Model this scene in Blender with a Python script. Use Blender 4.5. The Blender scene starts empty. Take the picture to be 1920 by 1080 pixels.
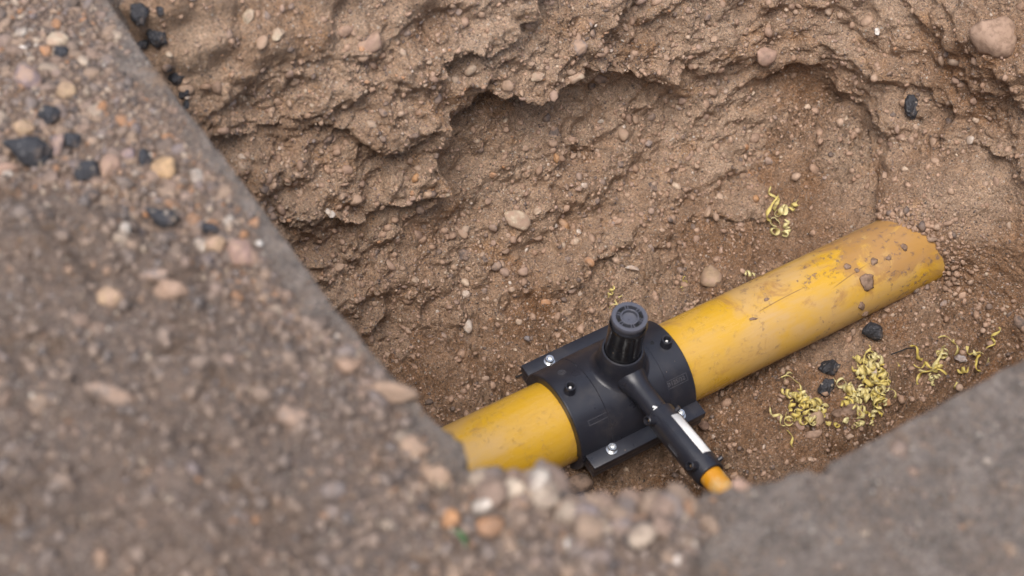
import bpy, bmesh, math, random
import numpy as np
from mathutils import Matrix, Vector

random.seed(7)
rng = np.random.default_rng(11)
sc = bpy.context.scene
COL = sc.collection

# ------------------------------------------------------------------ camera
# world: X along the gas main, Y towards the far trench wall, Z up; origin on the main's axis under the tapping stem
CAM = np.array([-0.94233, -1.10725, 1.98990])
CR = np.array([0.852138, -0.521781, 0.040070])
CU = np.array([0.382607, 0.673424, 0.632544])
CF = np.array([0.357034, 0.523684, -0.773487])
FP = 3200.0
cam = bpy.data.cameras.new('camera')
cam.sensor_width = 36.0
cam.lens = 60.0
cam.clip_start = 0.05
cam.clip_end = 500
cam.dof.use_dof = True
cam.dof.focus_distance = 2.54
cam.dof.aperture_fstop = 2.7
cam_o = bpy.data.objects.new('camera', cam)
COL.objects.link(cam_o)
cam_o.matrix_world = Matrix(((CR[0], CU[0], -CF[0], CAM[0]), (CR[1], CU[1], -CF[1], CAM[1]),
                             (CR[2], CU[2], -CF[2], CAM[2]), (0, 0, 0, 1)))
sc.camera = cam_o

# ------------------------------------------------------------------ light
SUN_EL, SUN_AZ = math.radians(66), math.radians(-130)      # azimuth measured from +Y towards +X
w = bpy.data.worlds.new('World')
sc.world = w
w.use_nodes = True
nt = w.node_tree
sky = nt.nodes.new('ShaderNodeTexSky')
sky.sky_type = 'NISHITA'
sky.sun_disc = False
sky.sun_elevation = SUN_EL
sky.sun_rotation = SUN_AZ
sky.air_density = 1.0
sky.dust_density = 4.0
sky.ozone_density = 1.0
hs = nt.nodes.new('ShaderNodeHueSaturation')
hs.inputs['Saturation'].default_value = 0.7
nt.links.new(sky.outputs[0], hs.inputs['Color'])
bg = nt.nodes['Background']
bg.inputs['Strength'].default_value = 0.15
nt.links.new(hs.outputs[0], bg.inputs['Color'])
sun = bpy.data.lights.new('sun', 'SUN')
sun.energy = 1.5
sun.angle = math.radians(34)
sun.color = (1.0, 0.955, 0.93)
sun_o = bpy.data.objects.new('sun', sun)
COL.objects.link(sun_o)
sd_ = Vector((math.sin(SUN_AZ) * math.cos(SUN_EL), math.cos(SUN_AZ) * math.cos(SUN_EL), math.sin(SUN_EL)))
sun_o.rotation_euler = sd_.to_track_quat('Z', 'Y').to_euler()
sun_o.location = (0, 0, 5)
sc.view_settings.view_transform = 'Standard'
sc.view_settings.look = 'None'
sc.view_settings.gamma = 1.0
sc.view_settings.use_curve_mapping = False
sc.view_settings.exposure = 0.72

# ------------------------------------------------------------------ helpers: projection (used to find where things stand)
def project(P):
    d = np.asarray(P, float) - CAM
    z = d @ CF
    return 960 + FP * (d @ CR) / z, 540 - FP * (d @ CU) / z, z

def ray(px, py):
    return CF * FP + CR * (px - 960) - CU * (py - 540)

def on_z(px, py, z):
    d = ray(px, py)
    return CAM + d * ((z - CAM[2]) / d[2])

# ------------------------------------------------------------------ helpers: noise
def _hash(ix, iy, iz, seed):
    h = (ix.astype(np.uint32) * np.uint32(73856093)) ^ (iy.astype(np.uint32) * np.uint32(19349663)) ^ \
        (iz.astype(np.uint32) * np.uint32(83492791)) ^ np.uint32((seed * 2654435761) & 0xffffffff)
    h ^= h >> np.uint32(15)
    h *= np.uint32(0x2c1b3c6d)
    h ^= h >> np.uint32(12)
    h *= np.uint32(0x297a2d39)
    h ^= h >> np.uint32(15)
    return h.astype(np.float32) * np.float32(1 / 4294967295.0)

def vnoise(P, seed=0):
    P = P.astype(np.float32)
    I = np.floor(P).astype(np.int64)
    F = P - I
    F = F * F * F * (F * (F * 6 - 15) + 10)
    out = 0
    for dx in (0, 1):
        wx = F[:, 0] if dx else 1 - F[:, 0]
        for dy in (0, 1):
            wy = F[:, 1] if dy else 1 - F[:, 1]
            for dz in (0, 1):
                wz = F[:, 2] if dz else 1 - F[:, 2]
                out = out + wx * wy * wz * _hash(I[:, 0] + dx, I[:, 1] + dy, I[:, 2] + dz, seed)
    return out * 2 - 1

def fbm(P, wl, octv=4, gain=0.5, seed=0):
    out = 0
    a, f = 1.0, 1.0 / wl
    for k in range(octv):
        out = out + a * vnoise(P * f + 17.3 * k, seed + k)
        a *= gain
        f *= 2.03
    return out

def ridged(P, wl, octv=3, seed=0):
    out = 0
    a, f = 1.0, 1.0 / wl
    for k in range(octv):
        out = out + a * (1 - 2 * np.abs(vnoise(P * f + 9.1 * k, seed + k)))
        a *= 0.5
        f *= 2.1
    return out

def clods(P, size, seed=0, fill=0.8):
    """rounded lumps on a jittered lattice: 0 between them, up to 1 on top"""
    P = (P / size).astype(np.float32)
    I = np.floor(P).astype(np.int64)
    best = np.zeros(len(P), np.float32)
    for dx in (-1, 0, 1):
        for dy in (-1, 0, 1):
            for dz in (-1, 0, 1):
                a, b, c = I[:, 0] + dx, I[:, 1] + dy, I[:, 2] + dz
                h1, h2, h3 = _hash(a, b, c, seed), _hash(a, b, c, seed + 1), _hash(a, b, c, seed + 2)
                h4 = _hash(a, b, c, seed + 3)
                d2 = (P[:, 0] - a - h1) ** 2 + (P[:, 1] - b - h2) ** 2 + (P[:, 2] - c - h3) ** 2
                r2 = (0.35 + 0.5 * h4) ** 2
                best = np.maximum(best, np.where(h4 < fill, np.sqrt(np.maximum(0, 1 - d2 / r2)) * (0.4 + 0.6 * h4), 0))
    return best

def blocks(P, size, seed=0):
    """compacted chunks with cracks between them: (height of the chunk -1..1, 0 in a crack to 1 inside)"""
    P = (P / size).astype(np.float32)
    I = np.floor(P).astype(np.int64)
    f1 = np.full(len(P), 9, np.float32)
    f2 = np.full(len(P), 9, np.float32)
    hid = np.zeros(len(P), np.float32)
    for dx in (-1, 0, 1):
        for dy in (-1, 0, 1):
            for dz in (-1, 0, 1):
                a, b, c = I[:, 0] + dx, I[:, 1] + dy, I[:, 2] + dz
                h1 = _hash(a, b, c, seed)
                d = np.sqrt((P[:, 0] - a - h1) ** 2 + (P[:, 1] - b - _hash(a, b, c, seed + 1)) ** 2 + (P[:, 2] - c - _hash(a, b, c, seed + 2)) ** 2)
                nearer = d < f1
                f2 = np.where(nearer, f1, np.minimum(f2, d))
                hid = np.where(nearer, h1, hid)
                f1 = np.where(nearer, d, f1)
    e = f2 - f1
    return (hid * 2 - 1) * sstep(e, 0.02, 0.22), sstep(e, 0.0, 0.16)

def sstep(x, a, b):
    t = np.clip((x - a) / (b - a), 0, 1)
    return t * t * (3 - 2 * t)

def seg_dist(X, Y, pts):
    d = np.full(X.shape, 1e9)
    for (x0, y0), (x1, y1) in zip(pts[:-1], pts[1:]):
        dx, dy = x1 - x0, y1 - y0
        t = np.clip(((X - x0) * dx + (Y - y0) * dy) / (dx * dx + dy * dy + 1e-12), 0, 1)
        d = np.minimum(d, np.hypot(X - x0 - t * dx, Y - y0 - t * dy))
    return d

def in_poly(X, Y, pts):
    ins = np.zeros(X.shape, bool)
    n = len(pts)
    for i in range(n):
        x0, y0 = pts[i]
        x1, y1 = pts[(i + 1) % n]
        if y0 == y1:
            continue
        c = ((y0 > Y) != (y1 > Y)) & (X < (x1 - x0) * (Y - y0) / (y1 - y0) + x0)
        ins ^= c
    return ins

# ------------------------------------------------------------------ helpers: objects
def link(o, parent=None):
    COL.objects.link(o)
    if parent is not None:
        o.parent = parent
    return o

def tag(o, label=None, cat=None, group=None, kind=None):
    if label: o['label'] = label
    if cat: o['category'] = cat
    if group: o['group'] = group
    if kind: o['kind'] = kind
    return o

def empty(name, loc=(0, 0, 0), rot=None):
    o = bpy.data.objects.new(name, None)
    o.empty_display_size = 0.02
    COL.objects.link(o)
    o.location = loc
    if rot is not None:
        o.rotation_euler = rot
    return o

def np_mesh(name, V, F, mats, smooth=True, midx=None, attrs=None):
    """V (n,3), F (m,k) with k 3 or 4"""
    V = np.ascontiguousarray(V, np.float32)
    F = np.ascontiguousarray(F, np.int32)
    me = bpy.data.meshes.new(name)
    m, k = F.shape
    me.vertices.add(len(V))
    me.vertices.foreach_set('co', V.ravel())
    me.loops.add(m * k)
    me.loops.foreach_set('vertex_index', F.ravel())
    me.polygons.add(m)
    me.polygons.foreach_set('loop_start', np.arange(0, m * k, k, dtype=np.int32))
    me.polygons.foreach_set('loop_total', np.full(m, k, np.int32))
    me.polygons.foreach_set('use_smooth', np.full(m, smooth))
    if midx is not None:
        me.polygons.foreach_set('material_index', np.asarray(midx, np.int32))
    for a, v in (attrs or {}).items():
        at = me.attributes.new(a, 'FLOAT', 'POINT')
        at.data.foreach_set('value', np.ascontiguousarray(v, np.float32))
    me.update(calc_edges=True)
    for mt in (mats if isinstance(mats, (list, tuple)) else [mats]):
        me.materials.append(mt)
    return me

def grid_faces(nr, nc):
    i = np.arange((nr - 1) * (nc - 1))
    r, c = i // (nc - 1), i % (nc - 1)
    a = r * nc + c
    return np.stack([a, a + 1, a + nc + 1, a + nc], 1)

def grid_normals(G):
    du = np.gradient(G, axis=1)
    dv = np.gradient(G, axis=0)
    n = np.cross(du, dv)
    return n / (np.linalg.norm(n, axis=2, keepdims=True) + 1e-12)

class B:
    """collects shapes into one mesh"""
    def __init__(s):
        s.bm = bmesh.new()
    def lathe(s, prof, M=Matrix(), n=48, cap0=False, cap1=False, a0=0, a1=2 * math.pi):
        full = abs(a1 - a0 - 2 * math.pi) < 1e-6
        cnt = n if full else n + 1
        rings = []
        for r, z in prof:
            rings.append([s.bm.verts.new(M @ Vector((r * math.cos(a0 + (a1 - a0) * k / n), r * math.sin(a0 + (a1 - a0) * k / n), z)))
                          for k in range(cnt)])
        for A, C in zip(rings[:-1], rings[1:]):
            for k in range(n if full else n):
                k2 = (k + 1) % cnt
                s.bm.faces.new((A[k], A[k2], C[k2], C[k]))
        if cap0: s.bm.faces.new(list(reversed(rings[0])))
        if cap1: s.bm.faces.new(rings[-1])
        return s
    def box(s, lo, hi, M=Matrix(), bev=0.0):
        vs = [s.bm.verts.new(M @ Vector((x, y, z))) for x in (lo[0], hi[0]) for y in (lo[1], hi[1]) for z in (lo[2], hi[2])]
        fs = [s.bm.faces.new([vs[i] for i in f]) for f in ((0, 1, 3, 2), (4, 6, 7, 5), (0, 4, 5, 1), (2, 3, 7, 6), (0, 2, 6, 4), (1, 5, 7, 3))]
        if bev:
            es = list({e for f in fs for e in f.edges})
            bmesh.ops.bevel(s.bm, geom=es, offset=bev, segments=2, profile=0.5, affect='EDGES')
        return s
    def tube(s, pts, rad, n=8, cap=True):
        pts = [Vector(p) for p in pts]
        rad = rad if isinstance(rad, (list, tuple)) else [rad] * len(pts)
        rings = []
        up = Vector((0.3, 0.2, 1)).normalized()
        for i, p in enumerate(pts):
            t = (pts[min(i + 1, len(pts) - 1)] - pts[max(i - 1, 0)]).normalized()
            a = t.cross(up).normalized()
            b = t.cross(a)
            rings.append([s.bm.verts.new(p + rad[i] * (math.cos(2 * math.pi * k / n) * a + math.sin(2 * math.pi * k / n) * b)) for k in range(n)])
        for A, C in zip(rings[:-1], rings[1:]):
            for k in range(n):
                s.bm.faces.new((A[k], A[(k + 1) % n], C[(k + 1) % n], C[k]))
        if cap:
            s.bm.faces.new(rings[0]); s.bm.faces.new(list(reversed(rings[-1])))
        return s
    def build(s, name, mat, parent=None, smooth=True, angle=35):
        bmesh.ops.recalc_face_normals(s.bm, faces=s.bm.faces)
        me = bpy.data.meshes.new(name)
        s.bm.to_mesh(me)
        s.bm.free()
        me.materials.append(mat)
        if smooth:
            me.shade_smooth()
            me.set_sharp_from_angle(angle=math.radians(angle))
        o = bpy.data.objects.new(name, me)
        return link(o, parent)

# ------------------------------------------------------------------ materials
class N:
    def __init__(s, name):
        s.m = bpy.data.materials.new(name)
        s.m.use_nodes = True
        s.t = s.m.node_tree
        s.bsdf = s.t.nodes['Principled BSDF']
        s.tc = s.t.nodes.new('ShaderNodeTexCoord').outputs['Object']
    def node(s, typ, ins=None, **kw):
        n = s.t.nodes.new(typ)
        for k, v in kw.items():
            setattr(n, k, v)
        for k, v in (ins or {}).items():
            s.put(n.inputs[k], v)
        return n
    def put(s, sock, v):
        if isinstance(v, bpy.types.NodeSocket):
            s.t.links.new(v, sock)
        else:
            if sock.type == 'RGBA' and not isinstance(v, (int, float)) and len(v) == 3:
                v = (*v, 1)
            sock.default_value = v
    def map(s, scale, vec=None):
        return s.node('ShaderNodeMapping', {'Vector': vec or s.tc, 'Scale': scale}).outputs[0]
    def noise(s, scale, detail=3, rough=0.55, vec=None, dist=0.0, out='Fac'):
        return s.node('ShaderNodeTexNoise', {'Vector': vec or s.tc, 'Scale': scale, 'Detail': detail, 'Roughness': rough, 'Distortion': dist}).outputs[out]
    def voro(s, scale, vec=None, feature='F1', rand=1.0):
        n = s.node('ShaderNodeTexVoronoi', {'Vector': vec or s.tc, 'Scale': scale, 'Randomness': rand}, feature=feature)
        return n
    def ramp(s, fac, stops, interp='LINEAR'):
        n = s.node('ShaderNodeValToRGB', {'Fac': fac})
        cr = n.color_ramp
        cr.interpolation = interp
        while len(cr.elements) < len(stops):
            cr.elements.new(0.5)
        for e, (p, c) in zip(cr.elements, stops):
            e.position = p
            e.color = (*c, 1) if not isinstance(c, (int, float)) else (c, c, c, 1)
        return n.outputs['Color']
    def mix(s, f, a, b, mode='MIX'):
        n = s.t.nodes.new('ShaderNodeMix')
        n.data_type = 'RGBA'
        n.blend_type = mode
        s.put(n.inputs[0], f); s.put(n.inputs[6], a); s.put(n.inputs[7], b)
        return n.outputs[2]
    def math(s, op, a, b=None, clamp=False):
        n = s.t.nodes.new('ShaderNodeMath')
        n.operation = op
        n.use_clamp = clamp
        s.put(n.inputs[0], a)
        if b is not None: s.put(n.inputs[1], b)
        return n.outputs[0]
    def rng(s, v, a, b, c=0.0, d=1.0, smooth=True):
        n = s.node('ShaderNodeMapRange', {'Value': v, 'From Min': a, 'From Max': b, 'To Min': c, 'To Max': d})
        if smooth: n.interpolation_type = 'SMOOTHSTEP'
        return n.outputs[0]
    def attr(s, name):
        return s.node('ShaderNodeAttribute', attribute_name=name).outputs['Fac']
    def bump(s, h, strength=0.5, dist=0.002, normal=None):
        ins = {'Height': h, 'Strength': strength, 'Distance': dist}
        if normal is not None: ins['Normal'] = normal
        return s.node('ShaderNodeBump', ins).outputs[0]
    def done(s, color=None, rough=None, normal=None, spec=None, metal=None):
        b = s.bsdf.inputs
        if color is not None: s.put(b['Base Color'], color)
        if rough is not None: s.put(b['Roughness'], rough)
        if normal is not None: s.put(b['Normal'], normal)
        if spec is not None: s.put(b['Specular IOR Level'], spec)
        if metal is not None: s.put(b['Metallic'], metal)
        return s.m

GRAINS = [(0.0, (0.66, 0.58, 0.49)), (0.05, (0.46, 0.26, 0.12)), (0.08, (0.05, 0.048, 0.05)), (0.15, (0.36, 0.26, 0.19)), (0.24, (0.15, 0.125, 0.115)), (0.31, (0.45, 0.36, 0.28))]

def soil_material(name, dry, wet, grey=None):
    n = N(name)
    big = n.noise(7, 4, 0.6)
    mid = n.noise(45, 6, 0.7)
    fine = n.noise(330, 3, 0.75)
    f = n.math('ADD', n.attr('damp'), n.math('MULTIPLY', n.math('SUBTRACT', big, 0.5), 2.4))
    col = n.mix(n.math('MAXIMUM', n.math('MINIMUM', f, 1.0), 0.0), dry, wet)
    col = n.mix(1.0, col, n.ramp(mid, [(0.28, 0.66), (0.72, 1.30)]), 'MULTIPLY')
    orange = n.rng(n.noise(11, 5, 0.65, n.map((1, 1, 1.6), n.node('ShaderNodeVectorMath', {0: n.tc, 1: (5.2, 1.3, 2.1)}, operation='ADD').outputs[0])), 0.53, 0.68, 0, 0.6)
    col = n.mix(orange, col, n.mix(1.0, col, (0.98, 0.80, 0.58), 'MULTIPLY'))
    if grey:
        g1 = n.mix(n.rng(n.noise(42, 6, 0.8), 0.3, 0.7), tuple(c * 0.55 for c in grey), tuple(c * 1.5 for c in grey))
        g1 = n.mix(n.rng(n.noise(24, 6, 0.7), 0.46, 0.68, 0, 0.85), g1, (0.215, 0.160, 0.125))
        g1 = n.mix(n.rng(n.noise(9, 5, 0.65), 0.58, 0.68, 0, 0.75), g1, (0.33, 0.205, 0.12))
        col = n.mix(n.attr('hard'), col, g1)
    col = n.mix(1.0, col, n.ramp(fine, [(0.30, 0.50), (0.50, 0.98), (0.72, 1.55)]), 'MULTIPLY')
    # gritty grains of several colours
    vd = None
    for scale, thr, part, seedv in ((190.0, 0.36, 0.26, 0.0), (420.0, 0.45, 0.36, 3.7), (800.0, 0.5, 0.34, 8.1)):
        vec = n.node('ShaderNodeVectorMath', {0: n.tc, 1: (seedv, seedv, seedv)}, operation='ADD').outputs[0]
        v = n.voro(scale, vec)
        sel = n.node('ShaderNodeSeparateColor', {0: v.outputs['Color']}).outputs
        g = n.ramp(sel[0], GRAINS, 'CONSTANT')
        on = n.math('MULTIPLY', n.math('LESS_THAN', sel[0], part), n.math('LESS_THAN', v.outputs['Distance'], thr))
        on = n.math('MULTIPLY', on, n.rng(sel[1], 0.1, 0.9, 0.2, 1.0))
        col = n.mix(n.math('MULTIPLY', on, 0.78), col, g)
        if vd is None:
            vd = v.outputs['Distance']
    h = n.math('ADD', n.math('MULTIPLY', fine, 1.0), n.math('ADD', n.math('MULTIPLY', n.noise(110, 6, 0.75), 2.0), n.math('MULTIPLY', vd, -0.5)))
    nm = n.bump(h, 1.0, 0.0055)
    rough = n.rng(n.attr('damp'), 0.2, 1.0, 0.93, 0.74)
    return n.done(col, rough, nm, 0.25)

M = {}
M['soil'] = soil_material('soil', (0.52, 0.364, 0.252), (0.315, 0.182, 0.102))
M['ground'] = soil_material('ground_soil', (0.230, 0.178, 0.148), (0.222, 0.154, 0.115), (0.235, 0.198, 0.172))

STONES = [(0.0, (0.36, 0.25, 0.17)), (0.22, (0.28, 0.18, 0.13)), (0.38, (0.40, 0.20, 0.09)), (0.44, (0.48, 0.38, 0.28)),
          (0.56, (0.21, 0.175, 0.16)), (0.66, (0.05, 0.047, 0.05)), (0.75, (0.31, 0.215, 0.17)), (0.88, (0.60, 0.53, 0.45)), (0.925, (0.22, 0.145, 0.10))]

def stone_material(name, source, coat=0.45, stops=STONES, dustc=(0.36, 0.245, 0.175)):
    n = N(name)
    if source == 'object':
        r = n.node('ShaderNodeObjectInfo').outputs['Random']
    elif source == 'island':
        r = n.node('ShaderNodeNewGeometry').outputs['Random Per Island']
    else:
        r = None
    wn = n.node('ShaderNodeNewGeometry').outputs['Position']
    c = n.ramp(r, stops, 'CONSTANT') if r is not None else source
    c = n.mix(1.0, c, n.ramp(n.noise(160, 4, 0.65, wn), [(0.25, 0.6), (0.75, 1.3)]), 'MULTIPLY')
    c = n.mix(1.0, c, n.ramp(n.noise(48, 3, 0.6, wn), [(0.3, 0.62), (0.7, 1.25)]), 'MULTIPLY')
    dust = n.rng(n.noise(85, 5, 0.65, wn), 0.36, 0.60, coat * 0.35, min(1.0, coat * 1.5))
    c = n.mix(dust, c, dustc)
    nm = n.bump(n.noise(300, 5, 0.75, wn), 0.5, 0.002)
    return n.done(c, 0.74, nm, 0.3)

M['stone'] = stone_material('stone_mix', 'object', 0.5)
M['gravel'] = stone_material('gravel_mix', 'island', 0.42)
M['topgravel'] = stone_material('top_gravel_mix', 'island', 0.42, [(0.0, (0.31, 0.22, 0.155)), (0.24, (0.24, 0.165, 0.125)), (0.38, (0.38, 0.19, 0.09)), (0.44, (0.42, 0.34, 0.26)), (0.54, (0.20, 0.17, 0.16)), (0.66, (0.045, 0.043, 0.047)), (0.82, (0.26, 0.19, 0.155)), (0.92, (0.56, 0.50, 0.43)), (0.95, (0.19, 0.16, 0.16))], dustc=(0.20, 0.145, 0.11))
M['topstone'] = stone_material('top_stone_mix', 'object', 0.45, [(0.0, (0.31, 0.22, 0.155)), (0.24, (0.24, 0.165, 0.125)), (0.38, (0.38, 0.19, 0.09)), (0.44, (0.42, 0.34, 0.26)), (0.54, (0.20, 0.17, 0.16)), (0.66, (0.045, 0.043, 0.047)), (0.82, (0.26, 0.19, 0.155)), (0.92, (0.56, 0.50, 0.43)), (0.95, (0.19, 0.16, 0.16))], dustc=(0.20, 0.145, 0.11))
M['crumb'] = stone_material('soil_crumb', 'island', 0.3, [(0.0, (0.37, 0.245, 0.17)), (0.4, (0.30, 0.19, 0.125)), (0.72, (0.40, 0.285, 0.205)), (0.87, (0.10, 0.08, 0.072))])
M['topcrumb'] = stone_material('spoil_crumb', 'island', 0.3, dustc=(0.20, 0.15, 0.118), stops=[(0.0, (0.22, 0.165, 0.13)), (0.35, (0.18, 0.145, 0.125)), (0.6, (0.235, 0.172, 0.13)), (0.85, (0.14, 0.122, 0.115)), (0.95, (0.28, 0.18, 0.12))])
M['crumb_one'] = stone_material('soil_clod', (0.35, 0.225, 0.15), 0.4)
_sc = {}
def stone_col(rgb, coat=0.3):
    k = (rgb, coat)
    if k not in _sc:
        _sc[k] = stone_material('stone_colour', rgb, coat)
    return _sc[k]

# yellow main: dusty film in streaks along the pipe, mud smears towards the buried end
n = N('yellow_pipe')
sx = n.node('ShaderNodeSeparateXYZ', {0: n.tc}).outputs
st = n.noise(7, 5, 0.6, n.map((1.0, 2.2, 2.2)), 0.4)
st2 = n.noise(30, 4, 0.6, n.map((0.5, 9, 9)))
blot = n.noise(14, 6, 0.68, dist=0.5)
yel = n.mix(n.rng(st2, 0.3, 0.7), (0.54, 0.305, 0.017), (0.555, 0.322, 0.026))
film = n.rng(n.math('ADD', st, n.math('MULTIPLY', n.math('SUBTRACT', blot, 0.5), 0.35)), 0.33, 0.66)
film = n.math('MULTIPLY', film, n.rng(st2, 0.25, 0.7, 0.85, 1.0))
away = n.math('ADD', n.rng(sx[0], 0.10, 0.26), n.rng(sx[0], -0.15, -0.27), clamp=True)
film = n.math('MULTIPLY', film, n.math('ADD', n.math('MULTIPLY', away, 0.42), 0.3))
c = n.mix(film, yel, (0.47, 0.315, 0.165))
end = n.math('ADD', n.rng(sx[0], 0.28, 0.50), n.rng(sx[0], -0.27, -0.42, 0, 0.9))
mud_n = n.noise(20, 7, 0.70, n.map((0.8, 1.0, 1.0)), 0.8)
top = n.rng(sx[2], 0.015, 0.055)
et = n.math('MULTIPLY', end, top)
mud = n.rng(n.math('ADD', mud_n, n.math('MULTIPLY', et, 0.24)), 0.55, 0.70)
c = n.mix(n.math('MULTIPLY', mud, 0.8), c, (0.33, 0.175, 0.065))
crust = n.math('MULTIPLY', n.rng(n.noise(85, 6, 0.78), 0.56, 0.60), n.rng(n.math('ADD', n.noise(13, 4, 0.6), n.math('MULTIPLY', et, 0.16)), 0.48, 0.57))
crust = n.math('MULTIPLY', crust, n.rng(sx[0], 0.2, 0.3, 0.2, 1.0))
c = n.mix(n.math('MULTIPLY', crust, 0.9), c, (0.22, 0.14, 0.10))
# two long curved scratches
th = n.math('ARCTAN2', sx[2], sx[1])
for x0, x1, t0, k1, k2 in ((0.23, 0.33, 1.80, -0.6, 9.0), (0.36, 0.44, 2.02, -2.2, 10.0)):
    u = n.math('SUBTRACT', sx[0], (x0 + x1) / 2)
    lin = n.math('ADD', n.math('ADD', n.math('MULTIPLY', u, k1), n.math('MULTIPLY', n.math('MULTIPLY', u, u), k2)), t0)
    off = n.math('ABSOLUTE', n.math('SUBTRACT', th, lin))
    on = n.math('MULTIPLY', n.rng(off, 0.008, 0.016, 1.0, 0.0), n.rng(n.math('ABSOLUTE', u), (x1 - x0) / 2 - 0.02, (x1 - x0) / 2, 1.0, 0.0))
    c = n.mix(n.math('MULTIPLY', on, 0.75), c, (0.20, 0.11, 0.04))
rgh = n.math('ADD', n.rng(film, 0, 0.9, 0.26, 0.5), n.math('MULTIPLY', mud, 0.15), clamp=True)
nm = n.bump(n.math('ADD', n.math('MULTIPLY', crust, 1.5), n.math('MULTIPLY', n.noise(300, 3), 0.15)), 0.5, 0.002)
M['yellow'] = n.done(c, rgh, nm, 0.45)

n = N('orange_pipe')
c = n.mix(n.rng(n.noise(30, 4, 0.6), 0.45, 0.7), (0.58, 0.255, 0.012), (0.56, 0.35, 0.13))
M['orange'] = n.done(c, 0.38, n.bump(n.noise(250, 3), 0.15, 0.001), 0.5)

def black(name, base, rough, grain=0.25, dust=0.25):
    n = N(name)
    d = n.rng(n.noise(28, 6, 0.7), 0.48, 0.75, 0, dust)
    c = n.mix(d, base, (0.10, 0.085, 0.075))
    sp = n.voro(160)
    s0 = n.node('ShaderNodeSeparateColor', {0: sp.outputs['Color']}).outputs[0]
    speck = n.math('MULTIPLY', n.math('LESS_THAN', s0, 0.022), n.math('LESS_THAN', sp.outputs['Distance'], 0.16))
    c = n.mix(speck, c, (0.42, 0.30, 0.21))
    nm = n.bump(n.noise(700, 3, 0.6), grain, 0.0006)
    return n.done(c, n.rng(n.noise(40, 4), 0.3, 0.7, rough - 0.05, rough + 0.09), nm, 0.5)
M['black'] = black('black_plastic', (0.018, 0.019, 0.026), 0.32)
M['black_gloss'] = black('black_glossy_plastic', (0.010, 0.010, 0.012), 0.20, 0.06, 0.1)
M['black_matt'] = black('black_matt_plastic', (0.034, 0.036, 0.048), 0.38)
M['cap'] = black('grey_black_plastic', (0.075, 0.078, 0.098), 0.42, 0.1)
M['emboss_lit'] = black('embossed_plastic_lit', (0.075, 0.075, 0.085), 0.4, 0.1)  # greyer than the body: highlights on raised marks put into the colour
M['dark'] = N('socket_black').done((0.004, 0.004, 0.004), 0.6)
n = N('zinc_steel')
M['steel'] = n.done(n.mix(n.noise(120, 3), (0.62, 0.63, 0.64), (0.82, 0.82, 0.8)), 0.27, n.bump(n.noise(500, 2), 0.1, 0.0005), 0.5, 1.0)
M['brass'] = N('brass_pin').done((0.80, 0.55, 0.32), 0.3, None, 0.5, 0.9)
M['tin'] = N('tinned_pin').done((0.85, 0.83, 0.78), 0.35, None, 0.5, 0.2)
n = N('white_label')
M['label'] = n.done(n.mix(n.rng(n.noise(45, 4), 0.45, 0.75, 0, 0.25), (0.80, 0.80, 0.78), (0.6, 0.52, 0.44)), 0.5)
M['mark'] = N('white_paint_mark').done((0.78, 0.78, 0.76), 0.6)
n = N('yellow_shaving')
rr = n.node('ShaderNodeObjectInfo').outputs['Random']
c = n.mix(rr, (0.72, 0.57, 0.13), (0.82, 0.75, 0.42))
c = n.mix(n.rng(n.noise(150, 3), 0.4, 0.75, 0, 0.5), c, (0.52, 0.42, 0.17))
n.bsdf.inputs['Subsurface Weight'].default_value = 0.0
tr = n.node('ShaderNodeBsdfTranslucent', {'Color': c})
mx = n.node('ShaderNodeMixShader', {0: 0.3, 1: n.bsdf.outputs[0], 2: tr.outputs[0]})
n.t.links.new(mx.outputs[0], n.t.nodes['Material Output'].inputs['Surface'])
M['shaving'] = n.done(c, 0.52, None, 0.35)
n = N('tarmac')
v = n.voro(260)
sr = n.node('ShaderNodeSeparateColor', {0: v.outputs['Color']}).outputs[0]
c = n.mix(n.math('LESS_THAN', sr, 0.05), n.mix(n.noise(60, 4), (0.018, 0.018, 0.021), (0.05, 0.05, 0.056)), n.ramp(sr, [(0, (0.2, 0.16, 0.12)), (0.02, (0.10, 0.10, 0.10)), (0.04, (0.25, 0.21, 0.17))], 'CONSTANT'))
c = n.mix(n.rng(n.noise(35, 5, 0.65), 0.55, 0.72, 0, 0.6), c, (0.22, 0.155, 0.11))
M['tarmac'] = n.done(c, 0.62, n.bump(n.math('ADD', n.noise(150, 5, 0.7), v.outputs['Distance']), 0.7, 0.003), 0.4)
n = N('leaf_green')
M['leaf'] = n.done(n.mix(n.noise(200, 2), (0.03, 0.11, 0.03), (0.06, 0.18, 0.05)), 0.5)
M['twig'] = N('dark_twig').done((0.022, 0.018, 0.016), 0.75)

# ------------------------------------------------------------------ trench walls (far wall + wall where the main goes on)
H0, D = -0.05, 0.60
LEAN_B, LEAN_R = 0.37, 0.30
XA, YB, XR, RC, YE = -0.64, 0.26, 0.60, 0.16, -0.64
L1 = (XR - RC) - XA
LA = RC * math.pi / 2
LT = L1 + LA + (YB - RC - YE)

def path(s):
    s = np.asarray(s, float)
    a = np.clip((s - L1) / RC, 0, math.pi / 2)
    x = np.where(s < L1, XA + s, XR - RC + RC * np.sin(a))
    y = np.where(s < L1, YB, YB - RC + RC * np.cos(a) - np.maximum(0, s - L1 - LA))
    nx, ny = -np.sin(a), -np.cos(a)
    lean = LEAN_B + (LEAN_R - LEAN_B) * a / (math.pi / 2)
    return x, y, nx, ny, lean

_bs, _bh = np.meshgrid(np.arange(0, LT, 0.005), np.arange(-0.12, 0.64, 0.005))
_bx, _by, _bnx, _bny, _bl = path(_bs)
_bp = project(np.stack([_bx - _bnx * _bl * (_bh - H0), _by - _bny * _bl * (_bh - H0), _bh], 2))

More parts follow.
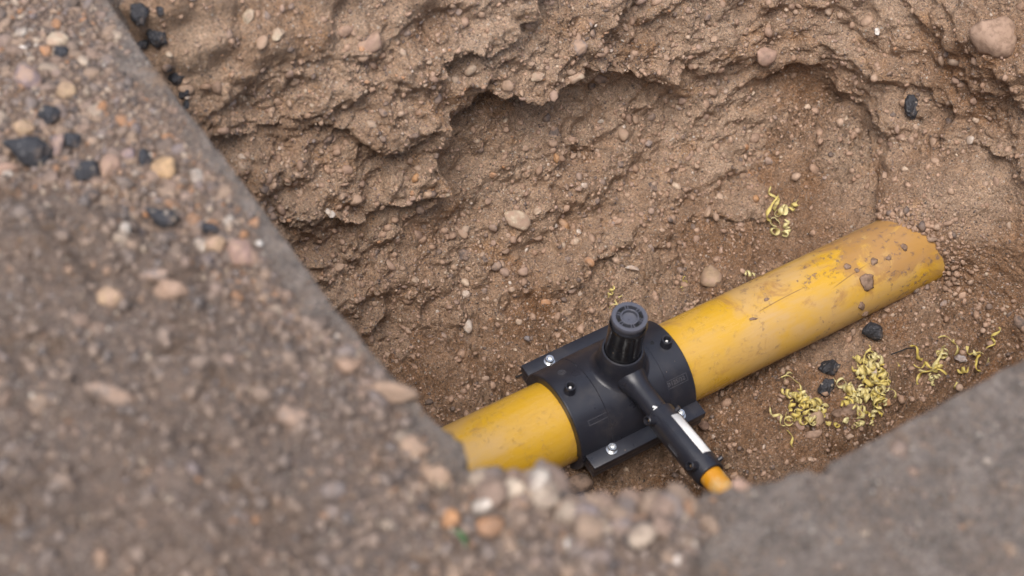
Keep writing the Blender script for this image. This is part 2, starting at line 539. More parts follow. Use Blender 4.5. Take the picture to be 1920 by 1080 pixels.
def px2sh(px, py):
    """place on the battered face (length along it, height) that a spot of the photograph shows"""
    i = np.unravel_index(np.argmin((_bp[0] - px) ** 2 + (_bp[1] - py) ** 2 + 200 * (_bp[2] - 2.4)), _bs.shape)
    return (float(_bs[i]), float(_bh[i]))

def sh(*pts):
    return [px2sh(*p) for p in pts]

LIP = sh((470, 640), (560, 600), (690, 600), (735, 540), (790, 455), (835, 370), (832, 270), (880, 205), (960, 185), (1030, 172),
         (1090, 155), (1180, 167), (1300, 152), (1400, 127), (1490, 140), (1560, 195), (1610, 190), (1690, 225), (1780, 225), (1850, 265), (1930, 330))
LIP_POLY = LIP + [(LT + 0.3, LIP[-1][1] - 0.02), (LT + 0.3, 2), (-0.5, 2), (-0.5, LIP[0][1] - 0.05)]
# gravelly upper layer on the left: it stands proud of what is below and to the right of it
UP = sh((380, 270), (433, 262), (500, 232), (583, 215), (640, 232), (700, 260), (760, 250), (812, 215), (818, 105), (900, 58), (985, 12), (1010, -60))
UP_POLY = UP + [(UP[-1][0], 2), (-0.5, 2), (-0.5, UP[0][1])]
LO = sh((430, 430), (560, 410), (640, 402), (705, 394), (760, 376), (800, 345), (826, 320), (830, 240))
LO_POLY = LO + [(LO[-1][0], 2), (-0.5, 2), (-0.5, LO[0][1])]

def proud(S, H, line, poly, wob):
    d = seg_dist(S, H, line)
    return np.where(in_poly(S, H, poly), d, -d) + wob

def macro(S, H):
    """how far the soil face stands proud of a plane battered face"""
    X, Y, nx, ny, lean = path(S)
    dl = seg_dist(S, H, LIP)
    sgn = np.where(in_poly(S, H, LIP_POLY), 1.0, -1.0)
    sd = dl * sgn
    P3 = np.stack([S.ravel(), H.ravel(), np.zeros(S.size)], 1)
    wob = (fbm(P3, 0.06, 4, 0.6, 5) * 0.014).reshape(S.shape)
    sd = sd + wob
    ca = px2sh(980, 215)
    cav = np.exp(-((S - ca[0]) / 0.14) ** 2)
    wd_ = 0.018 + 0.026 * sstep((fbm(P3, 0.12, 2, 0.5, 8)).reshape(S.shape), -0.3, 0.5)
    ins = sstep(sd, -wd_, wd_)
    mid = sstep(S, px2sh(780, 380)[0], px2sh(900, 300)[0]) * (1 - sstep(S, L1 - 0.26, L1 + 0.02))
    hh = np.maximum(H - H0 - 0.015, 0)
    below = -0.19 * hh * mid - (0.020 * cav + 0.006) * np.exp(-(np.minimum(sd + 0.02, 0) / 0.05) ** 2)
    amp = 0.020 + 0.018 * cav
    amp = np.where(S > L1 + 0.05, 0.014, amp)
    I = ins * amp * (0.5 + 0.5 * np.exp(-np.maximum(sd, 0) / 0.16)) + (1 - ins) * below
    u_ = proud(S, H, UP, UP_POLY, wob)
    I += 0.020 * sstep(u_, -0.010, 0.012) * np.exp(-np.maximum(u_, 0) / 0.10)
    l_ = proud(S, H, LO, LO_POLY, wob)
    I += 0.024 * sstep(l_, -0.010, 0.012) * np.exp(-np.maximum(l_, 0) / 0.09)
    # second little shelf inside the hollow
    sh2 = sh((835, 262), (900, 268), (980, 262), (1060, 275), (1120, 285), (1200, 300))
    d2 = seg_dist(S, H, sh2)
    below = H < np.interp(S, [p[0] for p in sh2], [p[1] for p in sh2])
    I += 0.022 * np.where(below, 1, sstep(d2, 0.02, 0.0)) * np.exp(-((S - px2sh(1000, 270)[0]) / 0.17) ** 2) * np.exp(-np.maximum(0, np.where(below, d2, 0)) / 0.08)
    # slumped toe of the far wall, ledge along its foot
    I += 0.035 * np.exp(-np.maximum(H - H0, -0.06) / 0.045) * (1 - sstep(S, L1 - 0.12, L1 + 0.05))
    I += 0.035 * np.exp(-np.maximum(H - H0, -0.06) / 0.05) * sstep(S, L1 - 0.12, L1 + 0.05)
    fo = sh((840, 650), (930, 575), (1010, 510), (1100, 460), (1200, 422), (1300, 385), (1400, 358), (1520, 345), (1620, 350))
    fh = np.interp(S, [p[0] for p in fo], [p[1] for p in fo])
    fh = fh + 0.8 * wob
    I += 0.030 * sstep(H - fh, -0.020, 0.014) * np.exp(-np.maximum(0, H - fh) / 0.05) * sstep(S, fo[0][0] - .05, fo[0][0] + .05) * (1 - sstep(S, fo[-1][0] - 0.02, fo[-1][0] + 0.05))
    # smooth scooped groove down the corner
    gr = sh((1490, 175), (1550, 240), (1620, 310), (1690, 370), (1750, 440))
    dg = seg_dist(S, H, gr)
    I -= 0.040 * np.exp(-(dg / 0.036) ** 2)
    rd = sh((1535, 262), (1585, 285), (1640, 330))
    I += 0.012 * np.exp(-(seg_dist(S, H, rd) / 0.008) ** 2)
    # soil heaped over the buried end of the main
    pe = L1 + LA + (YB - RC)
    I += 0.122 * np.exp(-((S - pe + 0.03) / 0.10) ** 2 - ((H - 0.04) / 0.075) ** 2)
    # rough block at the upper end of that wall
    bl = px2sh(1860, 90)
    I += 0.03 * np.exp(-((S - bl[0]) / 0.10) ** 2 - ((H - bl[1]) / 0.07) ** 2)
    smooth = np.exp(-(dg / 0.055) ** 2) + 0.75 * sstep(S, L1 + LA - 0.05, L1 + LA + 0.05) * sstep(-sd, -0.005, 0.02)
    return I, np.clip(smooth, 0, 1), sd

def wall_sheet():
    s = np.arange(0.0, LT, 0.0019)
    h = np.concatenate([np.arange(-0.13, 0.44, 0.0019), np.arange(0.44, D - 0.015, 0.004)])
    # spread the rows evenly over the real profile, so that ledges and undersides get their share
    sc_ = np.arange(0.0, LT + 0.01, 0.008)
    hc = np.arange(h[0], h[-1] + 1e-9, 0.002)
    Sc, Hc = np.meshgrid(sc_, hc)
    Ic = macro(Sc, Hc)[0] - path(Sc)[4] * (Hc - H0)
    dl_ = np.hypot(0.002, np.diff(Ic, axis=0))
    dl_[hc[1:] > 0.44] *= 0.5
    for _ in range(4):
        dl_[:, 1:-1] = (dl_[:, :-2] + 2 * dl_[:, 1:-1] + dl_[:, 2:]) / 4
    cum = np.concatenate([np.zeros((1, len(sc_))), np.cumsum(dl_, 0)], 0)
    nr = len(h) + 40
    Ht = np.stack([np.interp(np.linspace(0, cum[-1, j], nr), cum[:, j], hc) for j in range(len(sc_))], 1)
    S, _ = np.meshgrid(s, np.arange(nr))
    fj = s / 0.008
    j0 = np.floor(fj).astype(int).clip(0, len(sc_) - 2)
    H = Ht[:, j0] * (1 - (fj - j0)) + Ht[:, j0 + 1] * (fj - j0)
    X, Y, nx, ny, lean = path(S)
    I, smooth, sd = macro(S, H)
    off = I - lean * (H - H0)
    G = np.stack([X + nx * off, Y + ny * off, H], 2)
    Nn = grid_normals(G)
    Nn *= np.sign((Nn * np.stack([nx, ny, 0 * nx], 2)).sum(2, keepdims=True) + 1e-9)
    for _ in range(5):
        for ax in (0, 1):
            Nn = (np.roll(Nn, 3, ax) + Nn + np.roll(Nn, -3, ax)) / 3
    Nn /= np.linalg.norm(Nn, axis=2, keepdims=True)
    P = G.reshape(-1, 3)
    rough = 1 - 0.85 * smooth.ravel()
    warp = np.stack([vnoise(P / 0.03, 41), vnoise(P / 0.03, 42), vnoise(P / 0.03, 43)], 1) * 0.006
    PW = P + warp
    calm = np.exp(-((P[:, 1] + 0.0) / 0.085) ** 2 - ((P[:, 2] - 0.02) / 0.08) ** 2) * (P[:, 0] > 0.45)
    rough = rough * (1 - 0.6 * calm)
    lump = sstep(fbm(P, 0.10, 2, 0.5, 77), -0.5, 0.4)
    PS = P + warp * 0.6
    dsp = fbm(P, 0.17, 3, 0.5, 1) * 0.020 * (1 - 0.5 * smooth.ravel())
    dsp += fbm(PS * np.array([1, 1, 1.25]), 0.075, 5, 0.62, 9) * 0.0150 * (0.15 + 0.85 * rough)
    bil = 1 - np.abs(fbm(PS + 1.7, 0.060, 3, 0.5, 19))
    dsp += (bil - 0.75) * 0.016 * rough
    dsp += (clods(PS, 0.042, 100, 0.5) * 0.0170 * lump + clods(PS, 0.0185, 120, 0.6) * 0.0105 * (0.3 + 0.7 * lump)) * rough
    dsp += clods(PS, 0.0092, 140, 0.8) * 0.0052 * (0.25 + 0.75 * rough)
    dsp += clods(PS, 0.0048, 150, 0.9) * 0.0018 * (0.4 + 0.6 * rough)
    cr_ = np.abs(fbm(PW, 0.13, 4, 0.6, 66))
    dsp -= np.exp(-(cr_ / 0.03) ** 2) * 0.010 * rough * lump
    b1, k1 = blocks(P + warp * 1.6, 0.040, 160)
    b2, k2 = blocks(P + warp * 1.0, 0.018, 170)
    chunk = sstep(fbm(P, 0.13, 2, 0.5, 78), -0.45, 0.35) * rough
    dsp += (b1 * 0.0065 + (k1 - 1) * 0.0050 + b2 * 0.0030 + (k2 - 1) * 0.0030) * chunk
    dsp -= 0.006
    P = P + Nn.reshape(-1, 3) * dsp[:, None]
    Gd = P.reshape(G.shape)
    e = np.zeros(S.shape)
    e[1:] = np.maximum(e[1:], np.linalg.norm(np.diff(Gd, axis=0), axis=2))
    e[:, 1:] = np.maximum(e[:, 1:], np.linalg.norm(np.diff(Gd, axis=1), axis=2))
    wgt_ = sstep(e, 0.0042, 0.0085)
    for _ in range(4):
        wgt_ = np.maximum(wgt_, 0.9 * (np.roll(wgt_, 1, 0) + np.roll(wgt_, -1, 0) + np.roll(wgt_, 1, 1) + np.roll(wgt_, -1, 1)) / 4)
    wgt_ = np.maximum(wgt_, 0.75 * np.exp(-(sd / 0.022) ** 2) * (S < L1 + 0.1))
    wgt_[:2] = wgt_[-2:] = 0; wgt_[:, :2] = 0; wgt_[:, -2:] = 0
    for _ in range(14):
        avg = (np.roll(Gd, 1, 0) + np.roll(Gd, -1, 0) + np.roll(Gd, 1, 1) + np.roll(Gd, -1, 1)) / 4
        Gd = Gd + (avg - Gd) * (0.75 * wgt_[:, :, None])
    P = Gd.reshape(-1, 3)
    damp = 0.28 + 0.5 * smooth.ravel() + 0.35 * np.clip((0.14 - P[:, 2]) / 0.2, 0, 1) + 0.25 * sstep(P[:, 0], 0.45, 0.7)
    damp -= 0.9 * np.exp(-((P[:, 1] + 0.02) / 0.07) ** 2 - ((P[:, 2] - 0.13) / 0.045) ** 2) * (P[:, 0] > 0.5)
    damp -= 0.4 * np.exp(-((P[:, 0] - 0.42) / 0.16) ** 2 - ((P[:, 2] - 0.07) / 0.08) ** 2)
    V = P.reshape(G.shape)
    me = np_mesh('trench_wall', P, grid_faces(*S.shape), M['soil'], attrs={'damp': np.clip(damp, 0, 1), 'hard': 0 * damp})
    o = link(bpy.data.objects.new('trench_wall_far', me))
    tag(o, kind='structure')
    return o, V, grid_normals(V) * np.sign((grid_normals(V) * np.stack([nx, ny, 0 * nx], 2)).sum(2, keepdims=True) + 1e-9), rough.reshape(S.shape)

WALL, WV, WN, WROUGH = wall_sheet()

# ------------------------------------------------------------------ trench floor
def floor_height(X, Y):
    z = np.full(X.shape, -0.056)
    z += 0.060 * sstep(X, 0.38, 0.58) * sstep(Y, -0.30, 0.07) + 0.035 * sstep(X, 0.40, 0.55) * sstep(Y, 0.02, 0.10)                    # rises round the buried end
    z += 0.020 * sstep(X, 0.33, 0.55) * (1 - sstep(Y, -0.25, -0.02))
    z -= 0.030 * np.exp(-((X + 0.02) / 0.16) ** 2 - ((Y + 0.11) / 0.07) ** 2)     # dug out under the clamp
    z += 0.018 * sstep(Y, 0.07, 0.24)
    z += 0.03 * sstep(-Y, 0.34, 0.52)
    return z

def floor_sheet():
    x = np.arange(-0.60, 0.72, 0.0021)
    y = np.arange(-0.55, 0.34, 0.0021)
    X, Y = np.meshgrid(x, y)
    Z = floor_height(X, Y)
    P = np.stack([X, Y, Z], 2).reshape(-1, 3)
    warp = np.stack([vnoise(P / 0.025, 31), vnoise(P / 0.025, 32), 0 * P[:, 0]], 1) * 0.006
    PW = P + warp
    msk = sstep(fbm(P, 0.10, 3, 0.5, 201), -0.6, 0.3)
    d = fbm(P, 0.15, 3, 0.5, 202) * 0.010 + fbm(PW, 0.06, 5, 0.62, 207) * 0.0075
    bil = 1 - np.abs(fbm(PW + 2.2, 0.05, 3, 0.5, 29))
    d += (bil - 0.75) * 0.016 * (0.3 + 0.7 * msk)
    d += clods(PW, 0.036, 210, 0.55) * 0.0165 * msk + clods(PW, 0.018, 214, 0.7) * 0.0135 * (0.25 + 0.75 * msk)
    d += clods(PW, 0.0092, 218, 0.85) * 0.0070 * (0.35 + 0.65 * msk) + fbm(P, 0.006, 2, 0.6, 56) * 0.0007
    cr_ = np.abs(fbm(PW, 0.08, 4, 0.6, 68))
    d -= np.exp(-(cr_ / 0.035) ** 2) * 0.014 * (0.4 + 0.6 * msk)
    cr2 = np.abs(fbm(PW + 3.0, 0.045, 3, 0.6, 71))
    d -= np.exp(-(cr2 / 0.045) ** 2) * 0.008 * (0.3 + 0.7 * msk)
    b1, k1 = blocks(P + warp * 1.6, 0.036, 260)
    b2, k2 = blocks(P + warp, 0.017, 270)
    d += (b1 * 0.0050 + (k1 - 1) * 0.0050 + b2 * 0.0030 + (k2 - 1) * 0.0034) * (0.25 + 0.75 * msk)
    d = np.where(d > 0, d * 1.35, d * 1.6) - 0.004
    near_pipe = np.exp(-((np.abs(P[:, 1] + 0.03) - 0.05) / 0.035) ** 2)
    d = np.where(P[:, 2] + d > -0.046, d - 0.6 * near_pipe * np.maximum(0, P[:, 2] + d + 0.046) * (P[:, 0] < 0.40), d)
    # keep the bed just clear of the fitting and of the branch
    P[:, 2] += d
    V = P.reshape(*X.shape, 3)
    damp = np.clip(0.75 + 0.5 * fbm(P, 0.2, 2, 0.5, 260), 0, 1.2)
    me = np_mesh('trench_floor', P, grid_faces(*X.shape), M['soil'], attrs={'damp': damp, 'hard': 0 * damp})
    o = link(bpy.data.objects.new('trench_floor', me))
    tag(o, kind='structure')
    nn = grid_normals(V)
    return o, V, nn, msk.reshape(X.shape)

FLOOR, FV, FN, FMSK = floor_sheet()

# ------------------------------------------------------------------ ground round the hole
EDGE_Y = [-1.2, -0.40, -0.3623, -0.325, -0.314, -0.3023, -0.287, -0.2776, -0.2447, -0.1712, -0.0913, 0.0281, 0.1386, 0.2374, 0.3613, 0.4573, 1.0]
EDGE_X = [-0.452, -0.452, -0.4539, -0.4505, -0.4470, -0.4443, -0.4500, -0.4575, -0.4609, -0.4691, -0.4761, -0.4779, -0.4818, -0.4879, -0.4924, -0.4918, -0.495]
RIM = [(-0.4545, -0.352), (-0.439, -0.3625), (-0.405, -0.373), (-0.391, -0.411), (-0.384, -0.4425), (-0.334, -0.455), (-0.286, -0.4755), (-0.221, -0.492), (-0.165, -0.5098)]
YR = -0.510
HOLE_X1, HOLE_Y1 = 0.775, 0.487

def left_edge(y):
    return np.interp(y, EDGE_Y, EDGE_X)

HEAP = [tuple(on_z(px, py, 0.6)[:2]) for px, py in ((-700, 300), (-100, 385), (0, 392), (150, 395), (270, 425), (350, 475), (450, 535), (560, 600), (650, 690), (740, 745), (800, 830), (880, 905))] + \
       [(-0.40, -0.385), (-0.385, -0.44), (-0.33, -0.46), (-0.29, -0.512), (-0.34, -0.545), (-0.40, -0.62), (-0.45, -1.0), (-2.5, -1.0)]

def ground_sheet():
    def axis(a, b, st, far):
        core = np.arange(a, b + 1e-6, st)
        lo, hi = [a], [b]
        k = st
        while lo[-1] > -far:
            k *= 1.35; lo.append(lo[-1] - k)
        k = st
        while hi[-1] < far:
            k *= 1.35; hi.append(hi[-1] + k)
        return np.concatenate([lo[:0:-1], core, hi[1:]])
    st = 0.0038
    xl = -0.48
    x = axis(xl - 150 * st, xl + 215 * st, st, 60)
    y = axis(YR - 75 * st, YR + 265 * st, st, 60)
    X, Y = np.meshgrid(x, y)
    # bend the grid so that one of its lines runs exactly along the cut edge
    X = X + (left_edge(Y) - xl) * np.exp(-((X - xl) / 0.15) ** 2) * (np.abs(X - xl) < 1)
    xe = left_edge(Y)
    P2 = np.stack([X, Y, 0 * X], 2).reshape(-1, 3)
    hs_ = sstep(np.where(in_poly(X, Y, HEAP), seg_dist(X, Y, HEAP[:16]), -seg_dist(X, Y, HEAP[:16])) + (fbm(P2, 0.05, 3, 0.5, 301) * 0.012).reshape(X.shape), -0.01, 0.05)
    dl = xe - X                                           # distance back from the left edge
    near = 1 - hs_
    soil = hs_ * (0.022 + 0.030 * sstep(dl, 0.02, 0.30) + 0.004 * np.exp(-((X + 0.37) / 0.09) ** 2 - ((Y + 0.47) / 0.07) ** 2))
    # loose gravel layer away from the cut on the left ground
    left = (X < xe + 0.01)
    lay = sstep(dl + (fbm(P2, 0.06, 3, 0.5, 303) * 0.022).reshape(X.shape), 0.012, 0.034) * left
    cover = np.maximum(hs_, lay)
    # the slab along the near side is bare but for a dusting
    P3 = np.concatenate([P2[:, :2], soil.reshape(-1, 1)], 1)
    bumpy = fbm(P3, 0.13, 5, 0.6, 304) * 0.016 + clods(P3, 0.055, 310, 0.40) * 0.022 + clods(P3, 0.026, 314, 0.5) * 0.013 + clods(P3, 0.012, 318, 0.7) * 0.006
    flat = fbm(P3, 0.025, 4, 0.65, 306) * 0.0022 + fbm(P3, 0.3, 2, 0.5, 307) * 0.003
    Z = D + soil + (bumpy.reshape(X.shape) * (0.35 * lay * (1 - hs_) + hs_)) + flat.reshape(X.shape)
    # opening
    poly = [(left_edge(yy), yy) for yy in np.linspace(HOLE_Y1, -0.352, 60)] + RIM + [(HOLE_X1, YR), (HOLE_X1, HOLE_Y1)]
    wob = (fbm(P2, 0.03, 3, 0.6, 330) * 0.006).reshape(X.shape)
    dist = seg_dist(X, Y, poly + poly[:1])
    ins = in_poly(X, Y, poly)
    sdv = np.where(ins, dist, -dist)
    corner = (X > -0.47) & (X < -0.15) & (Y < -0.33) & (Y > -0.52)
    sdv = np.where(corner, sdv + wob, sdv)
    drop = np.where(sdv > 0.0006, 0.03 + np.minimum(sdv, 0.016) / 0.016 * np.where(corner, 0.16, 0.10), 0)
    drop = np.where(corner & (sdv > 0), np.minimum(drop, sdv * 6), drop)
    Z = Z - drop
    V = np.stack([X, Y, Z], 2)
    F = grid_faces(*X.shape)
    keep = (sdv.ravel()[F] < 0.017).any(1)
    F = F[keep]
    used = np.unique(F)
    remap = -np.ones(X.size, int)
    remap[used] = np.arange(len(used))
    damp = np.clip(0.2 + 0.5 * lay * (1 - hs_), 0, 1)
    hard = np.clip(1 - cover, 0, 1) * 0.9
    me = np_mesh('ground', V.reshape(-1, 3)[used], remap[F], M['ground'],
                 attrs={'damp': damp.ravel()[used], 'hard': hard.ravel()[used]})
    o = link(bpy.data.objects.new('ground', me))
    tag(o, kind='structure')
    return o, V, grid_normals(V), sdv, cover, hs_

GROUND, GV, GN, GSD, GCOV, GHEAP = ground_sheet()

# walls under the near edges (seen only from other places)
def near_wall():
    pts = [(left_edge(0.56) - 0.012, 0.56), (left_edge(0.0) - 0.014, 0.0), (-0.475, -0.345), (-0.405, -0.395), (-0.39, -0.46), (-0.29, -0.495), (-0.16, -0.524), (0.3, -0.526), (0.9, -0.526)]
    seg = np.cumsum([0] + [math.dist(a, b) for a, b in zip(pts[:-1], pts[1:])])
    s = np.arange(0, seg[-1], 0.006)
    h = np.arange(-0.12, D - 0.02, 0.006)
    S, H = np.meshgrid(s, h)
    X = np.interp(S, seg, [p[0] for p in pts])
    Y = np.interp(S, seg, [p[1] for p in pts])
    G = np.stack([X, Y, H], 2)
    P = G.reshape(-1, 3)
    nn = grid_normals(G).reshape(-1, 3)
    inward = np.array([0.2, 0.0, 0.3]) - P
    nn *= np.sign((nn * inward).sum(1))[:, None]
    nn[:, 2] = 0
    d = fbm(P, 0.15, 4, 0.5, 401) * 0.012 + clods(P, 0.03, 402, 0.7) * 0.008 + clods(P, 0.014, 404, 0.8) * 0.005
    d += 0.06 * np.exp(-(P[:, 2] - H0) / 0.06) - 0.010
    d = np.where(P[:, 2] > D - 0.15, np.minimum(d, 0.004), d)
    P = P + nn * d[:, None]
    me = np_mesh('trench_wall_near', P, grid_faces(*S.shape), M['soil'], attrs={'damp': np.clip(0.9 - P[:, 2], 0, 1), 'hard': 0 * d})
    tag(link(bpy.data.objects.new('trench_wall_near', me)), kind='structure')
near_wall()

# ------------------------------------------------------------------ where things can stand: a coarse depth map of the built soil
SURF = []
for V_, N_ in ((WV, WN), (FV, FN), (GV, GN)):
    P = V_.reshape(-1, 3)
    x, y, z = project(P)
    ok = (x > -40) & (x < 1960) & (y > -40) & (y < 1120) & (z > 0.5)
    if V_ is GV:
        ok &= (GSD.ravel() < 0.003)
    SURF.append((P[ok], N_.reshape(-1, 3)[ok], x[ok], y[ok], z[ok]))
AP = np.concatenate([s_[0] for s_ in SURF]); AN = np.concatenate([s_[1] for s_ in SURF])
AX = np.concatenate([s_[2] for s_ in SURF]); AY = np.concatenate([s_[3] for s_ in SURF]); AZ = np.concatenate([s_[4] for s_ in SURF])
BIN = 12
ZB = np.full((110, 172), 1e9)
np.minimum.at(ZB, (((AY + 60) / BIN).astype(int).clip(0, 109), ((AX + 60) / BIN).astype(int).clip(0, 171)), AZ)

def visible(P, tol=0.03, margin=10):
    x, y, z = project(P)
    inb = (x > -margin) & (x < 1920 + margin) & (y > -margin) & (y < 1080 + margin)
    iy = ((y + 60) / BIN).astype(int).clip(0, 109)
    ix = ((x + 60) / BIN).astype(int).clip(0, 171)
    return inb & (z < ZB[iy, ix] + tol)

def pick(px, py, which=None):
    """the soil surface met at this place of the photograph: point and normal"""
    if which is None:
        X_, Y_, Z_, P_, N_ = AX, AY, AZ, AP, AN
    else:
        P_, N_, X_, Y_, Z_ = SURF[which]
    d = (X_ - px) ** 2 + (Y_ - py) ** 2
    c = np.where(d < 20)[0]
    if len(c) == 0:
        i = int(np.argmin(d))
    else:
        i = int(c[np.argmin(Z_[c])])
    return P_[i].copy(), N_[i].copy()

# ------------------------------------------------------------------ the gas main
def make_main():
    x = np.concatenate([np.linspace(-0.80, 0.85, 150)])
    a = np.linspace(0, 2 * math.pi, 97)
    Xg, Ag = np.meshgrid(x, a)
    R_ = 0.0625 + 0 * Xg
    V = np.stack([Xg, R_ * np.cos(Ag), R_ * np.sin(Ag)], 2)
    me = np_mesh('gas_main', V.reshape(-1, 3), grid_faces(*Xg.shape), M['yellow'])
    o = link(bpy.data.objects.new('gas_main_pipe', me))
    tag(o, 'thick yellow plastic gas main running across the trench floor, muddy at its buried end', 'pipe')
make_main()

# ------------------------------------------------------------------ tapping saddle
TILT = 0.056226
SAD = empty('tapping_saddle', (0, 0, 0), (TILT, 0, 0))
tag(SAD, 'black plastic tapping saddle clamped round the thick yellow main with an upright stem', 'pipe fitting')
RX = Matrix.Rotation(math.pi / 2, 4, 'Y')      # lathe axis Z -> world X

def half_shell(name, x0, x1, ri, ro, a0, a1, mat, parent, band=None, na=64):
    b = B()
    xs = list(np.linspace(x0, x1, 45))
    prof = []
    bev = 0.0022
    angs = [a0 + (a1 - a0) * k / na for k in range(na + 1)]
    def ring(x, r):
        return [b.bm.verts.new((x, r * math.cos(t), r * math.sin(t))) for t in angs]
    rings = [ring(x0, ri), ring(x0, ro - bev), ring(x0 + bev * 0.4, ro - bev * 0.35), ring(x0 + bev, ro)]
    if band:
        for xb0, xb1, dr in band:
            rings += [ring(xb0, ro), ring(xb0 + 0.001, ro + dr), ring(xb1 - 0.001, ro + dr), ring(xb1, ro)]
    rings += [ring(x1 - bev, ro), ring(x1 - bev * 0.4, ro - bev * 0.35), ring(x1, ro - bev), ring(x1, ri)]
    for A, C in zip(rings, rings[1:] + rings[:1]):
        for k in range(na):
            b.bm.faces.new((A[k], A[k + 1], C[k + 1], C[k]))
    b.bm.faces.new([r[0] for r in rings]); b.bm.faces.new([r[-1] for r in rings])
    return b.build(name, mat, parent, angle=28)

half_shell('saddle_body', -0.1030, 0.0930, 0.0632, 0.0765, math.radians(4), math.radians(176), M['black'], SAD, [(-0.052, 0.050, 0.0011)])
half_shell('clamp_half', -0.0990, 0.0900, 0.0632, 0.0745, math.radians(182), math.radians(358), M['black_matt'], SAD)
for sgn, nm in ((-1, 'near'), (1, 'far')):
    ya, yb = sorted((sgn * 0.070, sgn * 0.0980))
    B().box((-0.0972, ya, 0.0020), (0.0928, yb, 0.0154), bev=0.0012).build('flange', M['black'], SAD)
    ya, yb = sorted((sgn * 0.066, sgn * 0.0955))
    B().box((-0.0950, ya, -0.0150), (0.0905, yb, 0.0006), bev=0.0015).build('lower_flange', M['black_matt'], SAD)
# collar, stem, cap
collar = [(0.040, 0.064), (0.0375, 0.072), (0.0352, 0.080), (0.0342, 0.092), (0.0330, 0.100), (0.0312, 0.108), (0.0298, 0.1135), (0.0290, 0.1150), (0.0265, 0.1152), (0.0262, 0.106)]
B().lathe(collar, n=64).build('collar', M['black'], SAD)
# soft weld where the collar flows into the saddle
fil = B()
na, nb = 64, 6
rows = []
for j in range(nb + 1):
    t = j / nb
    row = []
    for k in range(na):
        a = 2 * math.pi * k / na
        r = 0.0345 + 0.014 * (t ** 1.6)
        xx, yy = r * math.cos(a), r * math.sin(a)
        zs = math.sqrt(max(0.0776 ** 2 - yy * yy, 1e-6))
        row.append(fil.bm.verts.new((xx, yy, zs + 0.016 * (1 - t) ** 2.4 - 0.0008)))
    rows.append(row)
for A, C in zip(rows[:-1], rows[1:]):
    for k in range(na):
        fil.bm.faces.new((A[k], A[(k + 1) % na], C[(k + 1) % na], C[k]))
fil.build('weld_fillet', M['black'], SAD)
stem = [(0.0255, 0.104), (0.0257, 0.150), (0.0260, 0.1725), (0.0264, 0.1745), (0.0264, 0.1765), (0.0258, 0.1778), (0.0245, 0.1778), (0.0240, 0.1765), (0.0240, 0.170)]
B().lathe(stem, n=64).build('stem', M['black_gloss'], SAD)
B().lathe([(0.0266, 0.1395), (0.0272, 0.1405), (0.0272, 0.1415), (0.0266, 0.1425)], n=64)
# cap with eight slots round a socket
def make_cap():
    zt, zb = 0.1920, 0.1835
    b = B()
    b.lathe([(0.0225, 0.1740), (0.0225, 0.1800), (0.0238, 0.1815), (0.0245, 0.1835), (0.0251, 0.1850), (0.0251, 0.1905), (0.0243, zt), (0.0190, zt), (0.0186, zt - 0.0004), (0.0186, zt - 0.0085)], n=72)
    b.lathe([(0.0110, zt - 0.0085), (0.0110, zt - 0.0002), (0.0113, zt), (0.0126, zt), (0.0129, zt - 0.0002), (0.0129, zt - 0.0085)], n=72)
    cap_o = b.build('cap', M['cap'], SAD, angle=30)
    B().lathe([(0.0127, zt - 0.0080), (0.0188, zt - 0.0080)], n=64).build('slot_floor', M['dark'], cap_o)
    B().lathe([(0.0112, zt - 0.0062), (0.0100, zt - 0.0066), (0.0014, zt - 0.0066), (0.0012, zt - 0.0058), (0.0001, zt - 0.0056)], n=48).build('socket_floor', M['cap'], cap_o)
    for k in range(6):
        for off in (-0.115, 0.115):
            a = math.radians(12 + 60 * k) + off
            Mx = Matrix.Rotation(a, 4, 'Z')
            B().box((0.0124, -0.00055, zt - 0.008), (0.0192, 0.00055, zt - 0.0004), Mx).build('rib', M['cap'], cap_o)
make_cap()
# branch pipe stub, axis rising a touch
def branch_pt(y):
    return Vector((0.0, y, float(np.interp(-y, [0.0, 0.045, 0.104, 0.2145, 0.30], [0.077, 0.0790, 0.0833, 0.0945, 0.1035]))))
BD = (branch_pt(-0.2145) - branch_pt(-0.104)).normalized()
def along(p, d):
    return Matrix.Translation(p) @ d.to_track_quat('Z', 'Y').to_matrix().to_4x4()
B0 = branch_pt(-0.02)
BM0 = along(B0, (branch_pt(-0.104) - B0).normalized())
B().lathe([(0.0225, 0.0), (0.0225, 0.012), (0.0195, 0.020), (0.0172, 0.030), (0.0162, 0.042), (0.0160, 0.095)], BM0, n=48).build('branch_outlet', M['black'], SAD)

def bolt(x, y, parent):
    Mx = Matrix.Translation((x, y, 0.0156))
    b = B()
    b.lathe([(0.0035, 0.0025), (0.0062, 0.0025), (0.0064, 0.0030), (0.0064, 0.0078), (0.0058, 0.0086), (0.0034, 0.0086), (0.0032, 0.0083)], Mx, n=32)
    # hexagon socket
    hexa = [(0.0033, 0.0083), (0.0033, 0.0042), (0.0001, 0.0036)]
    b.lathe(hexa, Mx @ Matrix.Rotation(0.4, 4, 'Z'), n=6)
    o = b.build('bolt', M['steel'], parent, angle=30)
    B().lathe([(0.0055, 0.0001), (0.0082, 0.0001), (0.0084, 0.0008), (0.0082, 0.0018), (0.0055, 0.0022)], Mx, n=32).build('washer', M['steel'], o)
    B().lathe([(0.0036, -0.0155), (0.0036, -0.050), (0.0030, -0.052), (0.0001, -0.052)], Mx, n=16).build('shank', M['steel'], o)
for x, y in ((-0.0580, 0.0835), (-0.0600, -0.0842), (0.0563, -0.0842), (0.0563, 0.0835)):
    bolt(x, y, SAD)
